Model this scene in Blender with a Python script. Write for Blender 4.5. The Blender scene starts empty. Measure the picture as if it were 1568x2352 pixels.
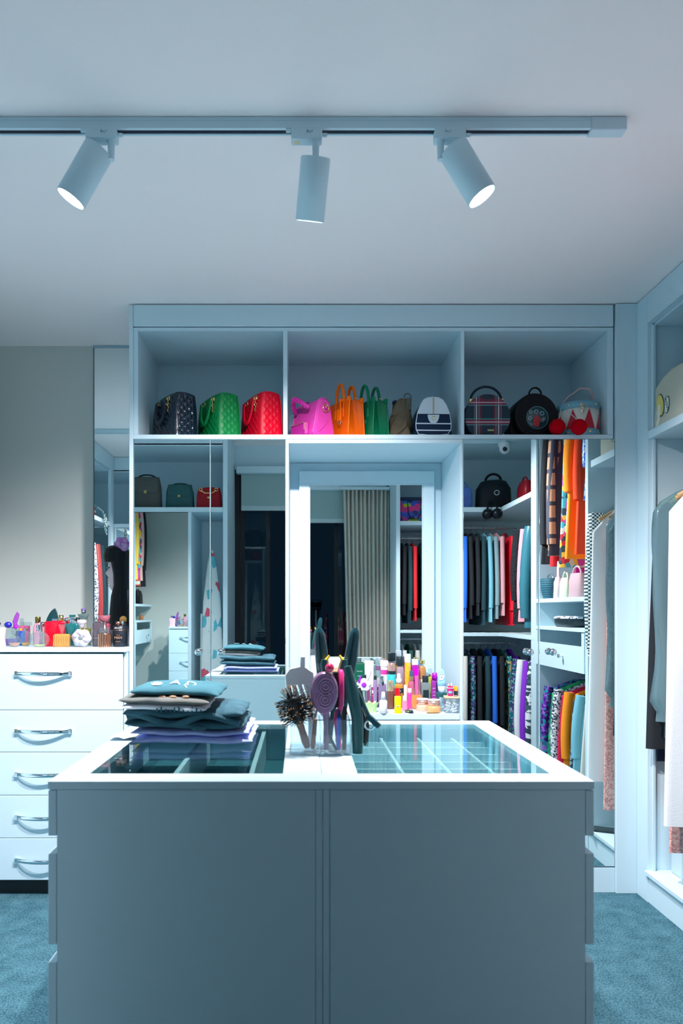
import bpy, math, random
from math import sin, cos, pi, radians, sqrt, atan2
from mathutils import Vector, Matrix

random.seed(7)
SC = bpy.context.scene
COL = SC.collection

# ------------------------------------------------------------------ camera
F, CX, CY, CAMH = 1568.0, 690.0, 1405.0, 1.288      # focal length and principal point in photo pixels
cam_d = bpy.data.cameras.new('camera')
cam = bpy.data.objects.new('camera', cam_d); COL.objects.link(cam)
cam.location = (0, 0, CAMH); cam.rotation_euler = (pi/2, 0, 0)
cam_d.sensor_fit = 'AUTO'; cam_d.sensor_width = 36; cam_d.sensor_height = 36
cam_d.lens = 36*F/2352
cam_d.shift_x = (784-CX)/2352; cam_d.shift_y = (CY-1176)/2352
cam_d.clip_start = 0.02; cam_d.clip_end = 60
cam_d.dof.use_dof = True; cam_d.dof.focus_distance = 3.2; cam_d.dof.aperture_fstop = 4.0
SC.camera = cam

# ------------------------------------------------------------------ world: night outside the open door
w = bpy.data.worlds.new('night'); SC.world = w; w.use_nodes = True
w.node_tree.nodes['Background'].inputs[0].default_value = (0.01, 0.03, 0.06, 1)
w.node_tree.nodes['Background'].inputs[1].default_value = 0.15

SC.view_settings.view_transform = 'Standard'
SC.view_settings.look = 'None'
SC.view_settings.gamma = 1.0
SC.view_settings.use_curve_mapping = False
SC.view_settings.exposure = 1.0
SC.cycles.caustics_reflective = True
SC.cycles.caustics_refractive = False
SC.cycles.blur_glossy = 0.6
SC.cycles.max_bounces = 14
SC.cycles.diffuse_bounces = 7
SC.cycles.glossy_bounces = 8
SC.cycles.transparent_max_bounces = 24
SC.cycles.sample_clamp_indirect = 4.0

SPOT_W = 42.0                       # watts of each track spot
SPOT_C = (1.0, 0.905, 0.92)

# ------------------------------------------------------------------ materials
MATS = {}
def M(name, col=(.8,.8,.8), rough=.5, metal=0.0, spec=.5, col2=None, nscale=8, bump=0, bscale=60, trans=0,
      emit=None, estr=0, coat=0, sheen=0, alpha=1, ior=1.45, stretch=None):
    if name in MATS: return MATS[name]
    m = bpy.data.materials.new(name); m.use_nodes = True
    nt = m.node_tree; b = nt.nodes['Principled BSDF']
    b.inputs['Base Color'].default_value = (*col, 1)
    b.inputs['Roughness'].default_value = rough
    b.inputs['Metallic'].default_value = metal
    b.inputs['Specular IOR Level'].default_value = spec
    b.inputs['Transmission Weight'].default_value = trans
    b.inputs['IOR'].default_value = ior
    b.inputs['Coat Weight'].default_value = coat
    b.inputs['Sheen Weight'].default_value = sheen
    b.inputs['Alpha'].default_value = alpha
    if emit:
        b.inputs['Emission Color'].default_value = (*emit, 1); b.inputs['Emission Strength'].default_value = estr
    if col2 or bump:
        tc = nt.nodes.new('ShaderNodeTexCoord'); mp = nt.nodes.new('ShaderNodeMapping')
        nt.links.new(tc.outputs['Object'], mp.inputs[0])
        if stretch: mp.inputs['Scale'].default_value = stretch
    if col2:
        n = nt.nodes.new('ShaderNodeTexNoise'); n.inputs['Scale'].default_value = nscale; n.inputs['Detail'].default_value = 4
        nt.links.new(mp.outputs[0], n.inputs['Vector'])
        r = nt.nodes.new('ShaderNodeValToRGB')
        r.color_ramp.elements[0].position = .35; r.color_ramp.elements[1].position = .65
        r.color_ramp.elements[0].color = (*col, 1); r.color_ramp.elements[1].color = (*col2, 1)
        nt.links.new(n.outputs['Fac'], r.inputs[0]); nt.links.new(r.outputs[0], b.inputs['Base Color'])
    if bump:
        n2 = nt.nodes.new('ShaderNodeTexNoise'); n2.inputs['Scale'].default_value = bscale; n2.inputs['Detail'].default_value = 3
        nt.links.new(mp.outputs[0], n2.inputs['Vector'])
        bp = nt.nodes.new('ShaderNodeBump'); bp.inputs['Strength'].default_value = bump; bp.inputs['Distance'].default_value = .01
        nt.links.new(n2.outputs['Fac'], bp.inputs['Height']); nt.links.new(bp.outputs[0], b.inputs['Normal'])
    MATS[name] = m
    return m

def glass(name, tint=(.9,.97,.96), rough=0.0, ior=1.5, body=None):
    """thin pane or bottle wall: fresnel mix of clear transparency and gloss; body = (colour, amount) of tinted diffuse"""
    if name in MATS: return MATS[name]
    m = bpy.data.materials.new(name); m.use_nodes = True
    nt = m.node_tree; nt.nodes.clear()
    o = nt.nodes.new('ShaderNodeOutputMaterial')
    t = nt.nodes.new('ShaderNodeBsdfTransparent'); t.inputs[0].default_value = (*tint, 1)
    g = nt.nodes.new('ShaderNodeBsdfGlossy'); g.inputs['Roughness'].default_value = rough
    fr = nt.nodes.new('ShaderNodeFresnel')
    ge = nt.nodes.new('ShaderNodeNewGeometry'); mi_ = nt.nodes.new('ShaderNodeMix')      # same reflectance from both faces of a pane
    mi_.inputs[2].default_value = ior; mi_.inputs[3].default_value = 1/ior
    nt.links.new(ge.outputs['Backfacing'], mi_.inputs[0]); nt.links.new(mi_.outputs[0], fr.inputs[0])
    mx = nt.nodes.new('ShaderNodeMixShader')
    nt.links.new(fr.outputs[0], mx.inputs[0])
    first = t
    if body:
        d = nt.nodes.new('ShaderNodeBsdfDiffuse'); d.inputs[0].default_value = (*body[0], 1)
        m2 = nt.nodes.new('ShaderNodeMixShader'); m2.inputs[0].default_value = body[1]
        nt.links.new(t.outputs[0], m2.inputs[1]); nt.links.new(d.outputs[0], m2.inputs[2]); first = m2
    nt.links.new(first.outputs[0], mx.inputs[1]); nt.links.new(g.outputs[0], mx.inputs[2])
    nt.links.new(mx.outputs[0], o.inputs[0])
    MATS[name] = m
    return m

def bands(name, base, xs=(), zs=(), ys=(), rough=.7, mixmode='MIX', period=None, per=None, bump=0):
    """procedural stripes in object space: lists of (centre, half width, colour, strength) along x, y and z;
    per = {'X': p} makes that axis repeat every p metres"""
    if name in MATS: return MATS[name]
    m = bpy.data.materials.new(name); m.use_nodes = True
    nt = m.node_tree; b = nt.nodes['Principled BSDF']; b.inputs['Roughness'].default_value = rough
    tc = nt.nodes.new('ShaderNodeTexCoord'); sp = nt.nodes.new('ShaderNodeSeparateXYZ')
    nt.links.new(tc.outputs['Object'], sp.inputs[0])
    cur = None
    def math_(op, a, bb):
        n = nt.nodes.new('ShaderNodeMath'); n.operation = op
        for i, v in enumerate((a, bb)):
            if v is None: continue
            if isinstance(v, (int, float)): n.inputs[i].default_value = v
            else: nt.links.new(v, n.inputs[i])
        return n.outputs[0]
    for ax, lst in (('X', xs), ('Y', ys), ('Z', zs)):
        src = sp.outputs[ax]
        if per and ax in per:
            src = math_('PINGPONG', math_('ADD', src, 50*per[ax]), per[ax]) if per.get('ping') else math_('WRAP', src, 0.0)
            if not per.get('ping'): src.node.inputs[1].default_value = per[ax]; src.node.inputs[2].default_value = 0
        for (c, hw, colr, st) in lst:
            d = math_('ABSOLUTE', math_('SUBTRACT', src, c), None)
            f = math_('MULTIPLY', math_('LESS_THAN', d, hw), st)
            mx = nt.nodes.new('ShaderNodeMix'); mx.data_type = 'RGBA'; mx.blend_type = mixmode
            nt.links.new(f, mx.inputs[0])
            if cur is None: mx.inputs[6].default_value = (*base, 1)
            else: nt.links.new(cur, mx.inputs[6])
            mx.inputs[7].default_value = (*colr, 1); cur = mx.outputs[2]
    nt.links.new(cur, b.inputs['Base Color'])
    MATS[name] = m
    return m

def cells(name, cols, scale=40, rough=.4, metal=0, kind='VORONOI', stretch=(1,1,1), rnd=1.0):
    """multi-coloured patches: voronoi cells (sequins, prints) or checker (houndstooth, tweed)"""
    if name in MATS: return MATS[name]
    m = bpy.data.materials.new(name); m.use_nodes = True
    nt = m.node_tree; b = nt.nodes['Principled BSDF']
    b.inputs['Roughness'].default_value = rough; b.inputs['Metallic'].default_value = metal
    tc = nt.nodes.new('ShaderNodeTexCoord'); mp = nt.nodes.new('ShaderNodeMapping'); mp.inputs['Scale'].default_value = stretch
    nt.links.new(tc.outputs['Object'], mp.inputs[0])
    if kind == 'VORONOI':
        v = nt.nodes.new('ShaderNodeTexVoronoi'); v.inputs['Scale'].default_value = scale; v.inputs['Randomness'].default_value = rnd
        nt.links.new(mp.outputs[0], v.inputs['Vector'])
        s = nt.nodes.new('ShaderNodeSeparateColor'); nt.links.new(v.outputs['Color'], s.inputs[0])
        r = nt.nodes.new('ShaderNodeValToRGB'); r.color_ramp.interpolation = 'CONSTANT'
        n = len(cols)
        while len(r.color_ramp.elements) < n: r.color_ramp.elements.new(.5)
        for i, c in enumerate(cols):
            r.color_ramp.elements[i].position = i/n; r.color_ramp.elements[i].color = (*c, 1)
        nt.links.new(s.outputs[0], r.inputs[0]); nt.links.new(r.outputs[0], b.inputs['Base Color'])
    else:
        c = nt.nodes.new('ShaderNodeTexChecker'); c.inputs['Scale'].default_value = scale
        nt.links.new(mp.outputs[0], c.inputs['Vector'])
        c.inputs['Color1'].default_value = (*cols[0], 1); c.inputs['Color2'].default_value = (*cols[1], 1)
        nt.links.new(c.outputs['Color'], b.inputs['Base Color'])
    MATS[name] = m
    return m

# ------------------------------------------------------------------ mesh builder
class G:
    def __init__(s): s.v = []; s.f = []; s.sm = []
    def add(s, vs, fs, smooth=False):
        o = len(s.v); s.v += [tuple(p) for p in vs]
        s.f += [tuple(i+o for i in f) for f in fs]; s.sm += [smooth]*len(fs); return s
    def box(s, x0, x1, y0, y1, z0, z1, b=0.0):
        if x0 > x1: x0, x1 = x1, x0
        if y0 > y1: y0, y1 = y1, y0
        if z0 > z1: z0, z1 = z1, z0
        b = min(b, (x1-x0)*.45, (y1-y0)*.45, (z1-z0)*.45)
        if b <= 0:
            vs = [(x, y, z) for z in (z0, z1) for y in (y0, y1) for x in (x0, x1)]
            return s.add(vs, [(0,2,3,1),(4,5,7,6),(0,1,5,4),(2,6,7,3),(0,4,6,2),(1,3,7,5)])
        vs = []; idx = {}
        for i, sx in enumerate((-1, 1)):
            for j, sy in enumerate((-1, 1)):
                for k, sz in enumerate((-1, 1)):
                    X = (x0, x1)[i]; Y = (y0, y1)[j]; Z = (z0, z1)[k]
                    for a in range(3):
                        p = [X - sx*b, Y - sy*b, Z - sz*b]; p[a] = (X, Y, Z)[a]
                        idx[(i, j, k, a)] = len(vs); vs.append(p)
        fs = []
        fs.append([idx[(0,0,0,0)], idx[(0,0,1,0)], idx[(0,1,1,0)], idx[(0,1,0,0)]])
        fs.append([idx[(1,0,0,0)], idx[(1,1,0,0)], idx[(1,1,1,0)], idx[(1,0,1,0)]])
        fs.append([idx[(0,0,0,1)], idx[(1,0,0,1)], idx[(1,0,1,1)], idx[(0,0,1,1)]])
        fs.append([idx[(0,1,0,1)], idx[(0,1,1,1)], idx[(1,1,1,1)], idx[(1,1,0,1)]])
        fs.append([idx[(0,0,0,2)], idx[(0,1,0,2)], idx[(1,1,0,2)], idx[(1,0,0,2)]])
        fs.append([idx[(0,0,1,2)], idx[(1,0,1,2)], idx[(1,1,1,2)], idx[(0,1,1,2)]])
        for a in range(3):
            bb, c = [q for q in range(3) if q != a]
            for ib in (0, 1):
                for ic in (0, 1):
                    def key(ia, axis):
                        k = [0, 0, 0]; k[a] = ia; k[bb] = ib; k[c] = ic
                        return idx[(k[0], k[1], k[2], axis)]
                    fs.append([key(0, bb), key(1, bb), key(1, c), key(0, c)])
        for i in (0, 1):
            for j in (0, 1):
                for k in (0, 1): fs.append([idx[(i,j,k,a)] for a in range(3)])
        return s.add(vs, fs)
    def loft(s, rings, cap0=True, cap1=True, smooth=True, closed=True):
        n = len(rings[0]); vs = [p for r in rings for p in r]; fs = []
        for i in range(len(rings)-1):
            for j in range(n if closed else n-1):
                k = (j+1) % n
                fs.append((i*n+j, i*n+k, (i+1)*n+k, (i+1)*n+j))
        s.add(vs, fs, smooth)
        if cap0: s.add(rings[0][::-1], [tuple(range(n))])
        if cap1: s.add(rings[-1], [tuple(range(n))])
        return s
    def lathe(s, prof, n=20, c=(0,0,0), sx=1, sy=1, axis='Z', smooth=True):
        rings = []
        for r, z in prof:
            ring = []
            for j in range(n):
                a = 2*pi*j/n; p = (r*cos(a)*sx, r*sin(a)*sy, z)
                if axis == 'Y': p = (p[0], z, p[1])
                if axis == 'X': p = (z, p[0], p[1])
                ring.append((p[0]+c[0], p[1]+c[1], p[2]+c[2]))
            rings.append(ring)
        return s.loft(rings, smooth=smooth)
    def sbox(s, secs, n=24, e=4.0, smooth=True):
        """loft of superellipse sections (z, hx, hy, cx, cy[, e])"""
        rings = []
        for q in secs:
            z, hx, hy = q[:3]; cx = q[3] if len(q) > 3 else 0; cy = q[4] if len(q) > 4 else 0
            ee = q[5] if len(q) > 5 else e
            ring = []
            for j in range(n):
                a = 2*pi*(j+.5)/n; ca, sa = cos(a), sin(a)
                ring.append((cx+hx*math.copysign(abs(ca)**(2/ee), ca), cy+hy*math.copysign(abs(sa)**(2/ee), sa), z))
            rings.append(ring)
        return s.loft(rings, smooth=smooth)
    def rbox(s, secs, n=30, smooth=True, relief=None):
        """loft of rounded rectangles (z, hx, hy, r) with points spread evenly along the sides; relief(side, u, z) pushes the wall out"""
        rings = []
        for q in secs:
            z, hx, hy, r = q[:4]; ring = []
            sides = (((-hx+r, -hy), (hx-r, -hy), (0, -1), 0, hx), ((hx, -hy+r), (hx, hy-r), (1, 0), 1, hy), ((hx-r, hy), (-hx+r, hy), (0, 1), 0, hx), ((-hx, hy-r), (-hx, -hy+r), (-1, 0), 1, hy))
            for k, (a, b, nn, ax, hh) in enumerate(sides):
                m = n if ax == 0 else n*2
                for i in range(m+1):
                    t = i/m; x = a[0]+(b[0]-a[0])*t; y = a[1]+(b[1]-a[1])*t
                    d = relief(k, (x if ax == 0 else y), z, min(i, m-i)/m) if relief else 0
                    ring.append((x+nn[0]*d, y+nn[1]*d, z))
                c = ((hx-r, -hy+r), (hx-r, hy-r), (-hx+r, hy-r), (-hx+r, -hy+r))[k]; a0 = -pi/2+k*pi/2
                for i in range(1, 5):
                    an = a0+pi/2*i/5; ring.append((c[0]+r*cos(an), c[1]+r*sin(an), z))
            rings.append(ring)
        return s.loft(rings, smooth=smooth)
    def tube(s, pts, r, n=8, closed=False, flat=1.0, up=None, smooth=True):
        pts = [Vector(p) for p in pts]; m = len(pts)
        rr = r if isinstance(r, (list, tuple)) else [r]*m
        rings = []; nrm = None
        for i, p in enumerate(pts):
            if closed: t = pts[(i+1) % m] - pts[i-1]
            else: t = pts[min(i+1, m-1)] - pts[max(i-1, 0)]
            if t.length < 1e-9: t = Vector((0, 0, 1))
            t.normalize()
            if nrm is None:
                nrm = Vector(up) if up else (Vector((0, 0, 1)) if abs(t.z) < .9 else Vector((1, 0, 0)))
            nrm = nrm - t*nrm.dot(t)
            if nrm.length < 1e-6: nrm = t.orthogonal()
            nrm.normalize(); bi = t.cross(nrm)
            rings.append([tuple(p + nrm*cos(2*pi*j/n)*rr[i]*flat + bi*sin(2*pi*j/n)*rr[i]) for j in range(n)])
        if closed: rings.append(rings[0])
        return s.loft(rings, cap0=not closed, cap1=not closed, smooth=smooth)
    def prism(s, pts, d0, d1, plane='XZ', b=0.0, smooth_side=False):
        """2-D outline extruded from d0 to d1 along the third axis, rim chamfered by b"""
        def P3(u, v, d):
            return (u, d, v) if plane == 'XZ' else ((u, v, d) if plane == 'XY' else (d, u, v))
        n = len(pts); cu = sum(p[0] for p in pts)/n; cv = sum(p[1] for p in pts)/n
        def inset(k):
            out = []
            for i in range(n):
                a = Vector(pts[i-1]); q = Vector(pts[i]); c = Vector(pts[(i+1) % n])
                e1 = (q-a); e2 = (c-q)
                n1 = Vector((e1.y, -e1.x)); n2 = Vector((e2.y, -e2.x))
                nn = (n1.normalized() if n1.length else n1) + (n2.normalized() if n2.length else n2)
                if nn.length: nn.normalize()
                out.append((q.x - nn.x*k*sg, q.y - nn.y*k*sg))
            return out
        area = sum(pts[i-1][0]*pts[i][1] - pts[i][0]*pts[i-1][1] for i in range(n)); sg = 1 if area > 0 else -1
        dd = 1 if d1 > d0 else -1
        if b > 0:
            ins = inset(b)
            rings = [[P3(*p, d0) for p in ins], [P3(*p, d0+dd*b) for p in pts], [P3(*p, d1-dd*b) for p in pts], [P3(*p, d1) for p in ins]]
        else: rings = [[P3(*p, d0) for p in pts], [P3(*p, d1) for p in pts]]
        return s.loft(rings, smooth=smooth_side)
    def sphere(s, c, rx, ry=None, rz=None, n=16, m=10):
        ry = rx if ry is None else ry; rz = rx if rz is None else rz
        rings = []
        for i in range(m+1):
            t = pi*i/m; st = max(sin(t), .001)
            rings.append([(c[0]+rx*st*cos(2*pi*j/n), c[1]+ry*st*sin(2*pi*j/n), c[2]-rz*cos(t)) for j in range(n)])
        return s.loft(rings)
    def torus(s, c, R, r, axis='Y', n=20, k=8, a0=0, a1=2*pi, Rz=None):
        pts = []
        Rz = R if Rz is None else Rz
        full = abs(a1-a0-2*pi) < 1e-6
        for i in range(n if full else n+1):
            a = a0+(a1-a0)*i/n; u, v = R*cos(a), Rz*sin(a)
            p = (u, 0, v) if axis == 'Y' else ((u, v, 0) if axis == 'Z' else (0, u, v))
            pts.append((p[0]+c[0], p[1]+c[1], p[2]+c[2]))
        return s.tube(pts, r, k, closed=full)
    def grid(s, fn, nu, nv, smooth=True, closed=False):
        vs = [fn(i/nu, j/nv) for i in range(nu+1) for j in range(nv+1)]
        fs = [(i*(nv+1)+j, (i+1)*(nv+1)+j, (i+1)*(nv+1)+j+1, i*(nv+1)+j+1) for i in range(nu) for j in range(nv)]
        return s.add(vs, fs, smooth)
    def xf(s, mat, start=0):
        for i in range(start, len(s.v)): s.v[i] = tuple(mat @ Vector(s.v[i]))
        return s
    def mesh(s, name):
        me = bpy.data.meshes.new(name); me.from_pydata(s.v, [], s.f)
        me.polygons.foreach_set('use_smooth', s.sm); me.update(); return me

def put(o, parent=None, label=None, cat=None, group=None, kind=None):
    COL.objects.link(o)
    if parent: o.parent = parent
    if label: o['label'] = label
    if cat: o['category'] = cat
    if group: o['group'] = group
    if kind: o['kind'] = kind
    return o
def obj(name, g, mat, parent=None, label=None, cat=None, group=None, kind=None, loc=None, rz=0):
    me = g if isinstance(g, bpy.types.Mesh) else g.mesh(name)
    if mat and not me.materials: me.materials.append(mat)
    o = bpy.data.objects.new(name, me)
    if loc: o.location = loc
    if rz: o.rotation_euler = (0, 0, rz)
    return put(o, parent, label, cat, group, kind)
def thing(name, label, cat, loc=(0,0,0), rz=0, group=None, rot=None):
    o = bpy.data.objects.new(name, None); o.location = loc; o.empty_display_size = .05
    o.rotation_euler = rot if rot else (0, 0, rz)
    return put(o, None, label, cat, group)
def struct(name, g, mat, label=None): return obj(name, g, mat, None, label, None, None, 'structure')
def text(s, size, mat, parent, loc, rot=(pi/2,0,0), name='lettering', ext=.0006, align='CENTER', sx=1.0):
    cu = bpy.data.curves.new('t', 'FONT'); cu.body = s; cu.size = size; cu.align_x = align; cu.align_y = 'CENTER'; cu.extrude = ext
    cu.resolution_u = 2
    to = bpy.data.objects.new('t', cu); COL.objects.link(to)
    me = bpy.data.meshes.new_from_object(to.evaluated_get(bpy.context.evaluated_depsgraph_get()))
    bpy.data.objects.remove(to); me.materials.clear(); me.materials.append(mat)
    o = bpy.data.objects.new(name, me); o.location = loc; o.rotation_euler = rot; o.scale = (sx, 1, 1)
    return put(o, parent)
def copy_tree(o, parent=None, **kw):
    c = o.copy(); COL.objects.link(c); c.parent = parent
    for k, v in kw.items(): c[k] = v
    for ch in list(o.children): copy_tree(ch, c)
    return c
def arc(cx, cy, rx, ry, a0, a1, n): return [(cx+rx*cos(a0+(a1-a0)*i/n), cy+ry*sin(a0+(a1-a0)*i/n)) for i in range(n+1)]
def X_(px, d): return (px-CX)*d/F
def Z_(py, d): return CAMH-(py-CY)*d/F

# common materials
WHITE = M('white_lacquer', (.575,.765,.84), .42, spec=.4)
INNER = M('white_melamine', (.54,.74,.82), .55, spec=.3)
PAINT = M('ceiling_paint', (.95,.90,.89), .8, spec=.2, bump=.02, bscale=120)
BEIGE = M('beige_wall_paint', (.60,.65,.61), .6, spec=.3, bump=.02, bscale=160)
CHROME = M('chrome', (.85,.9,.93), .08, 1.0)
GOLD = M('gold_metal', (.95,.72,.30), .2, 1.0)
MIRROR = M('mirror_silver', (.80,.88,.88), .0, 1.0)
BLACKM = M('black_metal', (.012,.016,.02), .4)
STEEL = M('satin_steel', (.6,.68,.72), .3, 1.0)
DARKGAP = M('dark_recess', (.02,.035,.04), .8)
PANE = glass('clear_glass', (.90,.97,.97), 0.0, 1.5)
GREEN_PANE = glass('greenish_glass_top', (.78,.90,.90), 0.0, 1.55)
# ------------------------------------------------------------------ room shell
YC = 3.131          # front plane of the built-in wall unit
YW = 3.63           # wall behind it
H = 2.70
XL, XR, YB = -2.26, 2.12, 0.45
def px(a): return (a-CX)*YC/F
def pz(a): return CAMH-(a-CY)*YC/F

def carpet_mat():
    m = bpy.data.materials.new('loop_carpet'); m.use_nodes = True; nt = m.node_tree; b = nt.nodes['Principled BSDF']
    b.inputs['Roughness'].default_value = 1; b.inputs['Specular IOR Level'].default_value = .1
    tc = nt.nodes.new('ShaderNodeTexCoord')
    v = nt.nodes.new('ShaderNodeTexNoise'); v.inputs['Scale'].default_value = 150; v.inputs['Detail'].default_value = 5
    n = nt.nodes.new('ShaderNodeTexNoise'); n.inputs['Scale'].default_value = 14; n.inputs['Detail'].default_value = 4
    nt.links.new(tc.outputs['Object'], v.inputs['Vector']); nt.links.new(tc.outputs['Object'], n.inputs['Vector'])
    r = nt.nodes.new('ShaderNodeValToRGB')
    r.color_ramp.elements[0].position = .33; r.color_ramp.elements[1].position = .68
    r.color_ramp.elements[0].color = (.010,.055,.080,1); r.color_ramp.elements[1].color = (.105,.25,.31,1)
    ad = nt.nodes.new('ShaderNodeMix'); ad.data_type = 'FLOAT'; ad.inputs[0].default_value = .3
    nt.links.new(v.outputs['Fac'], ad.inputs[2]); nt.links.new(n.outputs['Fac'], ad.inputs[3])
    nt.links.new(ad.outputs[0], r.inputs[0]); nt.links.new(r.outputs[0], b.inputs['Base Color'])
    bp = nt.nodes.new('ShaderNodeBump'); bp.inputs['Strength'].default_value = .8; bp.inputs['Distance'].default_value = .006
    nt.links.new(v.outputs['Fac'], bp.inputs['Height']); nt.links.new(bp.outputs[0], b.inputs['Normal'])
    return m
CARPET = carpet_mat()
struct('floor', G().box(XL-.1, XR+.1, YB-.12, YW+.1, -.12, 0), CARPET)
struct('ceiling', G().box(XL-.1, XR+.1, YB-.12, YW+.1, H, H+.12), PAINT)
struct('wall_front', G().box(XL-.1, XR+.1, YW, YW+.1, 0, H), BEIGE)
struct('wall_left', G().box(XL-.1, XL, YB, YW, 0, H), BEIGE)
struct('wall_right', G().box(XR, XR+.1, YB, YW, 0, H), BEIGE)
OX0, OX1, OZ = -.56, .845, 2.50      # door opening the photograph is taken through
g = G(); g.box(XL-.1, OX0, YB-.12, YB, 0, H); g.box(OX1, XR+.1, YB-.12, YB, 0, H); g.box(OX0, OX1, YB-.12, YB, OZ, H)
struct('wall_back', g, WHITE)
# terrace outside at night
struct('terrace_floor', G().box(-4, 4, -4, YB-.12, -.14, -.02), M('terrace_tiles', (.03,.04,.05), .6))
# black framed sliding door, its leaves slid aside
d1 = obj('door_1', G(), None)
bpy.data.objects.remove(d1)
g = G()
g.box(OX0, OX0+.045, YB-.1, YB-.01, 0, OZ, .003); g.box(OX1-.045, OX1, YB-.1, YB-.01, 0, OZ, .003)
g.box(OX0+.045, OX1-.045, YB-.1, YB-.01, OZ-.05, OZ, .003); g.box(OX0+.045, OX1-.045, YB-.1, YB-.01, 0, .02)
door = struct('door_1', g, BLACKM, 'black framed sliding terrace door with its leaves slid aside')
for x0, x1, yy in ((OX0+.046, OX0+.30, YB-.05), (.33, OX1-.046, YB-.085)):
    lf = obj('door_leaf', G().box(x0, x0+.035, yy, yy+.03, .021, OZ-.051).box(x1-.035, x1, yy, yy+.03, .021, OZ-.051)
        .box(x0+.035, x1-.035, yy, yy+.03, OZ-.10, OZ-.051).box(x0+.035, x1-.035, yy, yy+.03, .021, .08), BLACKM, door)
    obj('pane', G().box(x0+.03, x1-.03, yy+.012, yy+.018, .07, OZ-.09), PANE, lf)
# roller blind over the door
rb = thing('roller_blind', 'rolled up grey-green roller blind above the black terrace door', 'blind', (0, YB+.05, OZ-.06))
obj('cassette', G().box(OX0+.02, OX1-.02, -.04, .04, .01, .07, .006), WHITE, rb)
obj('fabric', G().box(OX0+.06, OX1-.06, -.003, .001, -.26, .012), M('blind_fabric', (.30,.45,.45), .8), rb)
obj('bottom_bar', G().box(OX0+.06, OX1-.06, -.008, .006, -.30, -.258, .004), M('blind_bar', (.45,.6,.62), .5), rb)

# ------------------------------------------------------------------ built-in wall unit on the front wall
XA, XB = px(297), px(1411)
ZT, ZBm = pz(760), pz(998)                      # bag compartments: top and floor
DB = .44                                         # their depth
bc = thing('bag_cabinet', 'white overhead cabinet with three open compartments of handbags', 'cabinet', (0, YC, pz(1008)))
z0 = pz(1008)
def cpart(name, x0, x1, y0, y1, za, zb, b=.0015, m=WHITE, par=None): return obj(name, G().box(x0, x1, y0, y1, za-z0, zb-z0, b), m, par or bc)
cpart('bottom_shelf', px(306), px(1408), .0, DB, pz(1008), ZBm)
cpart('back_panel', px(306), px(1408), DB, DB+.016, pz(1008), ZT+.02, m=INNER)
cpart('top_panel', px(306), px(1408), .0, DB, ZT, pz(752))
cpart('side_panel', px(306), px(317), .0, DB, ZBm, ZT); cpart('side_panel', px(1395), px(1408), .0, DB, ZBm, ZT)
cpart('divider', px(650), px(660), .0, DB, ZBm, ZT); cpart('divider', px(1058), px(1066), .0, DB, ZBm, ZT)
cpart('fascia', px(306.6), px(1407.4), -.006, .02, pz(750), H-.006, .003)
# tall side panel at the left end
struct('trim_1', G().box(XA, px(306), YC-.004, YW, 0, H-.008, .0015), WHITE)
struct('trim_2', G().box(px(1411.8), px(1461), YC-.012, YC+.02, 0, H-.004, .0015), WHITE)
# left and right mirrored wardrobes
def wardrobe(label, xs, knobs, xi0, xi1):
    t = thing('mirrored_wardrobe', label, 'wardrobe', ((xi0+xi1)/2, YC, 0))
    cx = (xi0+xi1)/2; top = pz(1008)-.001
    obj('side_panel', G().box(xi0-cx, xi0-cx+.016, .022, DB, 0, top), WHITE, t)
    obj('side_panel', G().box(xi1-cx-.016, xi1-cx, .022, DB, 0, top), WHITE, t)
    obj('back_panel', G().box(xi0-cx+.016, xi1-cx-.016, DB-.012, DB, 0, top), INNER, t)
    obj('plinth', G().box(xi0-cx, xi1-cx, .0, .02, 0, pz(1993), .001), WHITE, t)
    for (a, b), k in zip(xs, knobs):
        a -= cx; b -= cx
        dr = obj('mirror_door', G().box(a, b, .003, .021, pz(1990), top, .0), INNER, t)
        obj('mirror', G().box(a+.0008, b-.0008, -.002, .0029, pz(1990)+.0008, top-.0008, .0012), MIRROR, dr)
        kn = G().lathe([(.003,0),(.009,-.001),(.007,-.008),(.006,-.014),(.012,-.018),(.0165,-.026),(.015,-.035),(.008,-.040),(.001,-.0405)], 20, (k-cx, -.002, pz(1497)), axis='Y')
        obj('knob', kn, CHROME, dr)
    return t
wardrobe('white wardrobe with two mirror doors under the quilted bags', ((px(307.5), px(482.6)), (px(483.8), px(656))), (px(457), px(508)), px(307), px(656.3))
wardrobe('white wardrobe with two mirror doors beside the corner filler panel', ((px(1063), px(1236)), (px(1237.4), px(1411))), (px(1212), px(1264)), px(1062.5), px(1411.4))
# vanity alcove between them
va = thing('vanity_alcove', 'white panelled vanity alcove between the mirrored wardrobes', 'alcove', (0, YC, 0))
xa, xb = px(656.6), px(1062.2); zs = pz(1018)
obj('side_panel', G().box(xa, xa+.012, -.001, .43, 0, zs, .001), WHITE, va)
obj('side_panel', G().box(xb-.012, xb, -.001, .43, 0, zs, .001), WHITE, va)
obj('top_panel', G().box(xa, xb, .0, .43, zs+.0005, pz(1008)-.0015, .001), WHITE, va)
obj('back_panel', G().box(xa+.013, xb-.013, .416, .43, 0, zs-.001, 0), WHITE, va)
VZ = pz(1639)
vc = thing('vanity_counter', 'white vanity counter crowded with cosmetics below the framed mirror', 'vanity', (0, YC, 0))
obj('counter_top', G().box(xa+.014, xb-.014, -.006, .414, VZ-.028, VZ, .0015), WHITE, vc)
for k, (a, b) in enumerate(((.40, VZ-.032), (.10, .396))):
    dr = obj('drawer', G().box(xa+.016, xb-.016, .006, .40, a, b, .001), WHITE, vc)
    obj('knob', G().lathe([(.004,0),(.007,-.012),(.013,-.02),(.01,-.03),(.001,-.031)], 16, ((xa+xb)/2, .006, (a+b)/2), axis='Y'), CHROME, dr)
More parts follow.
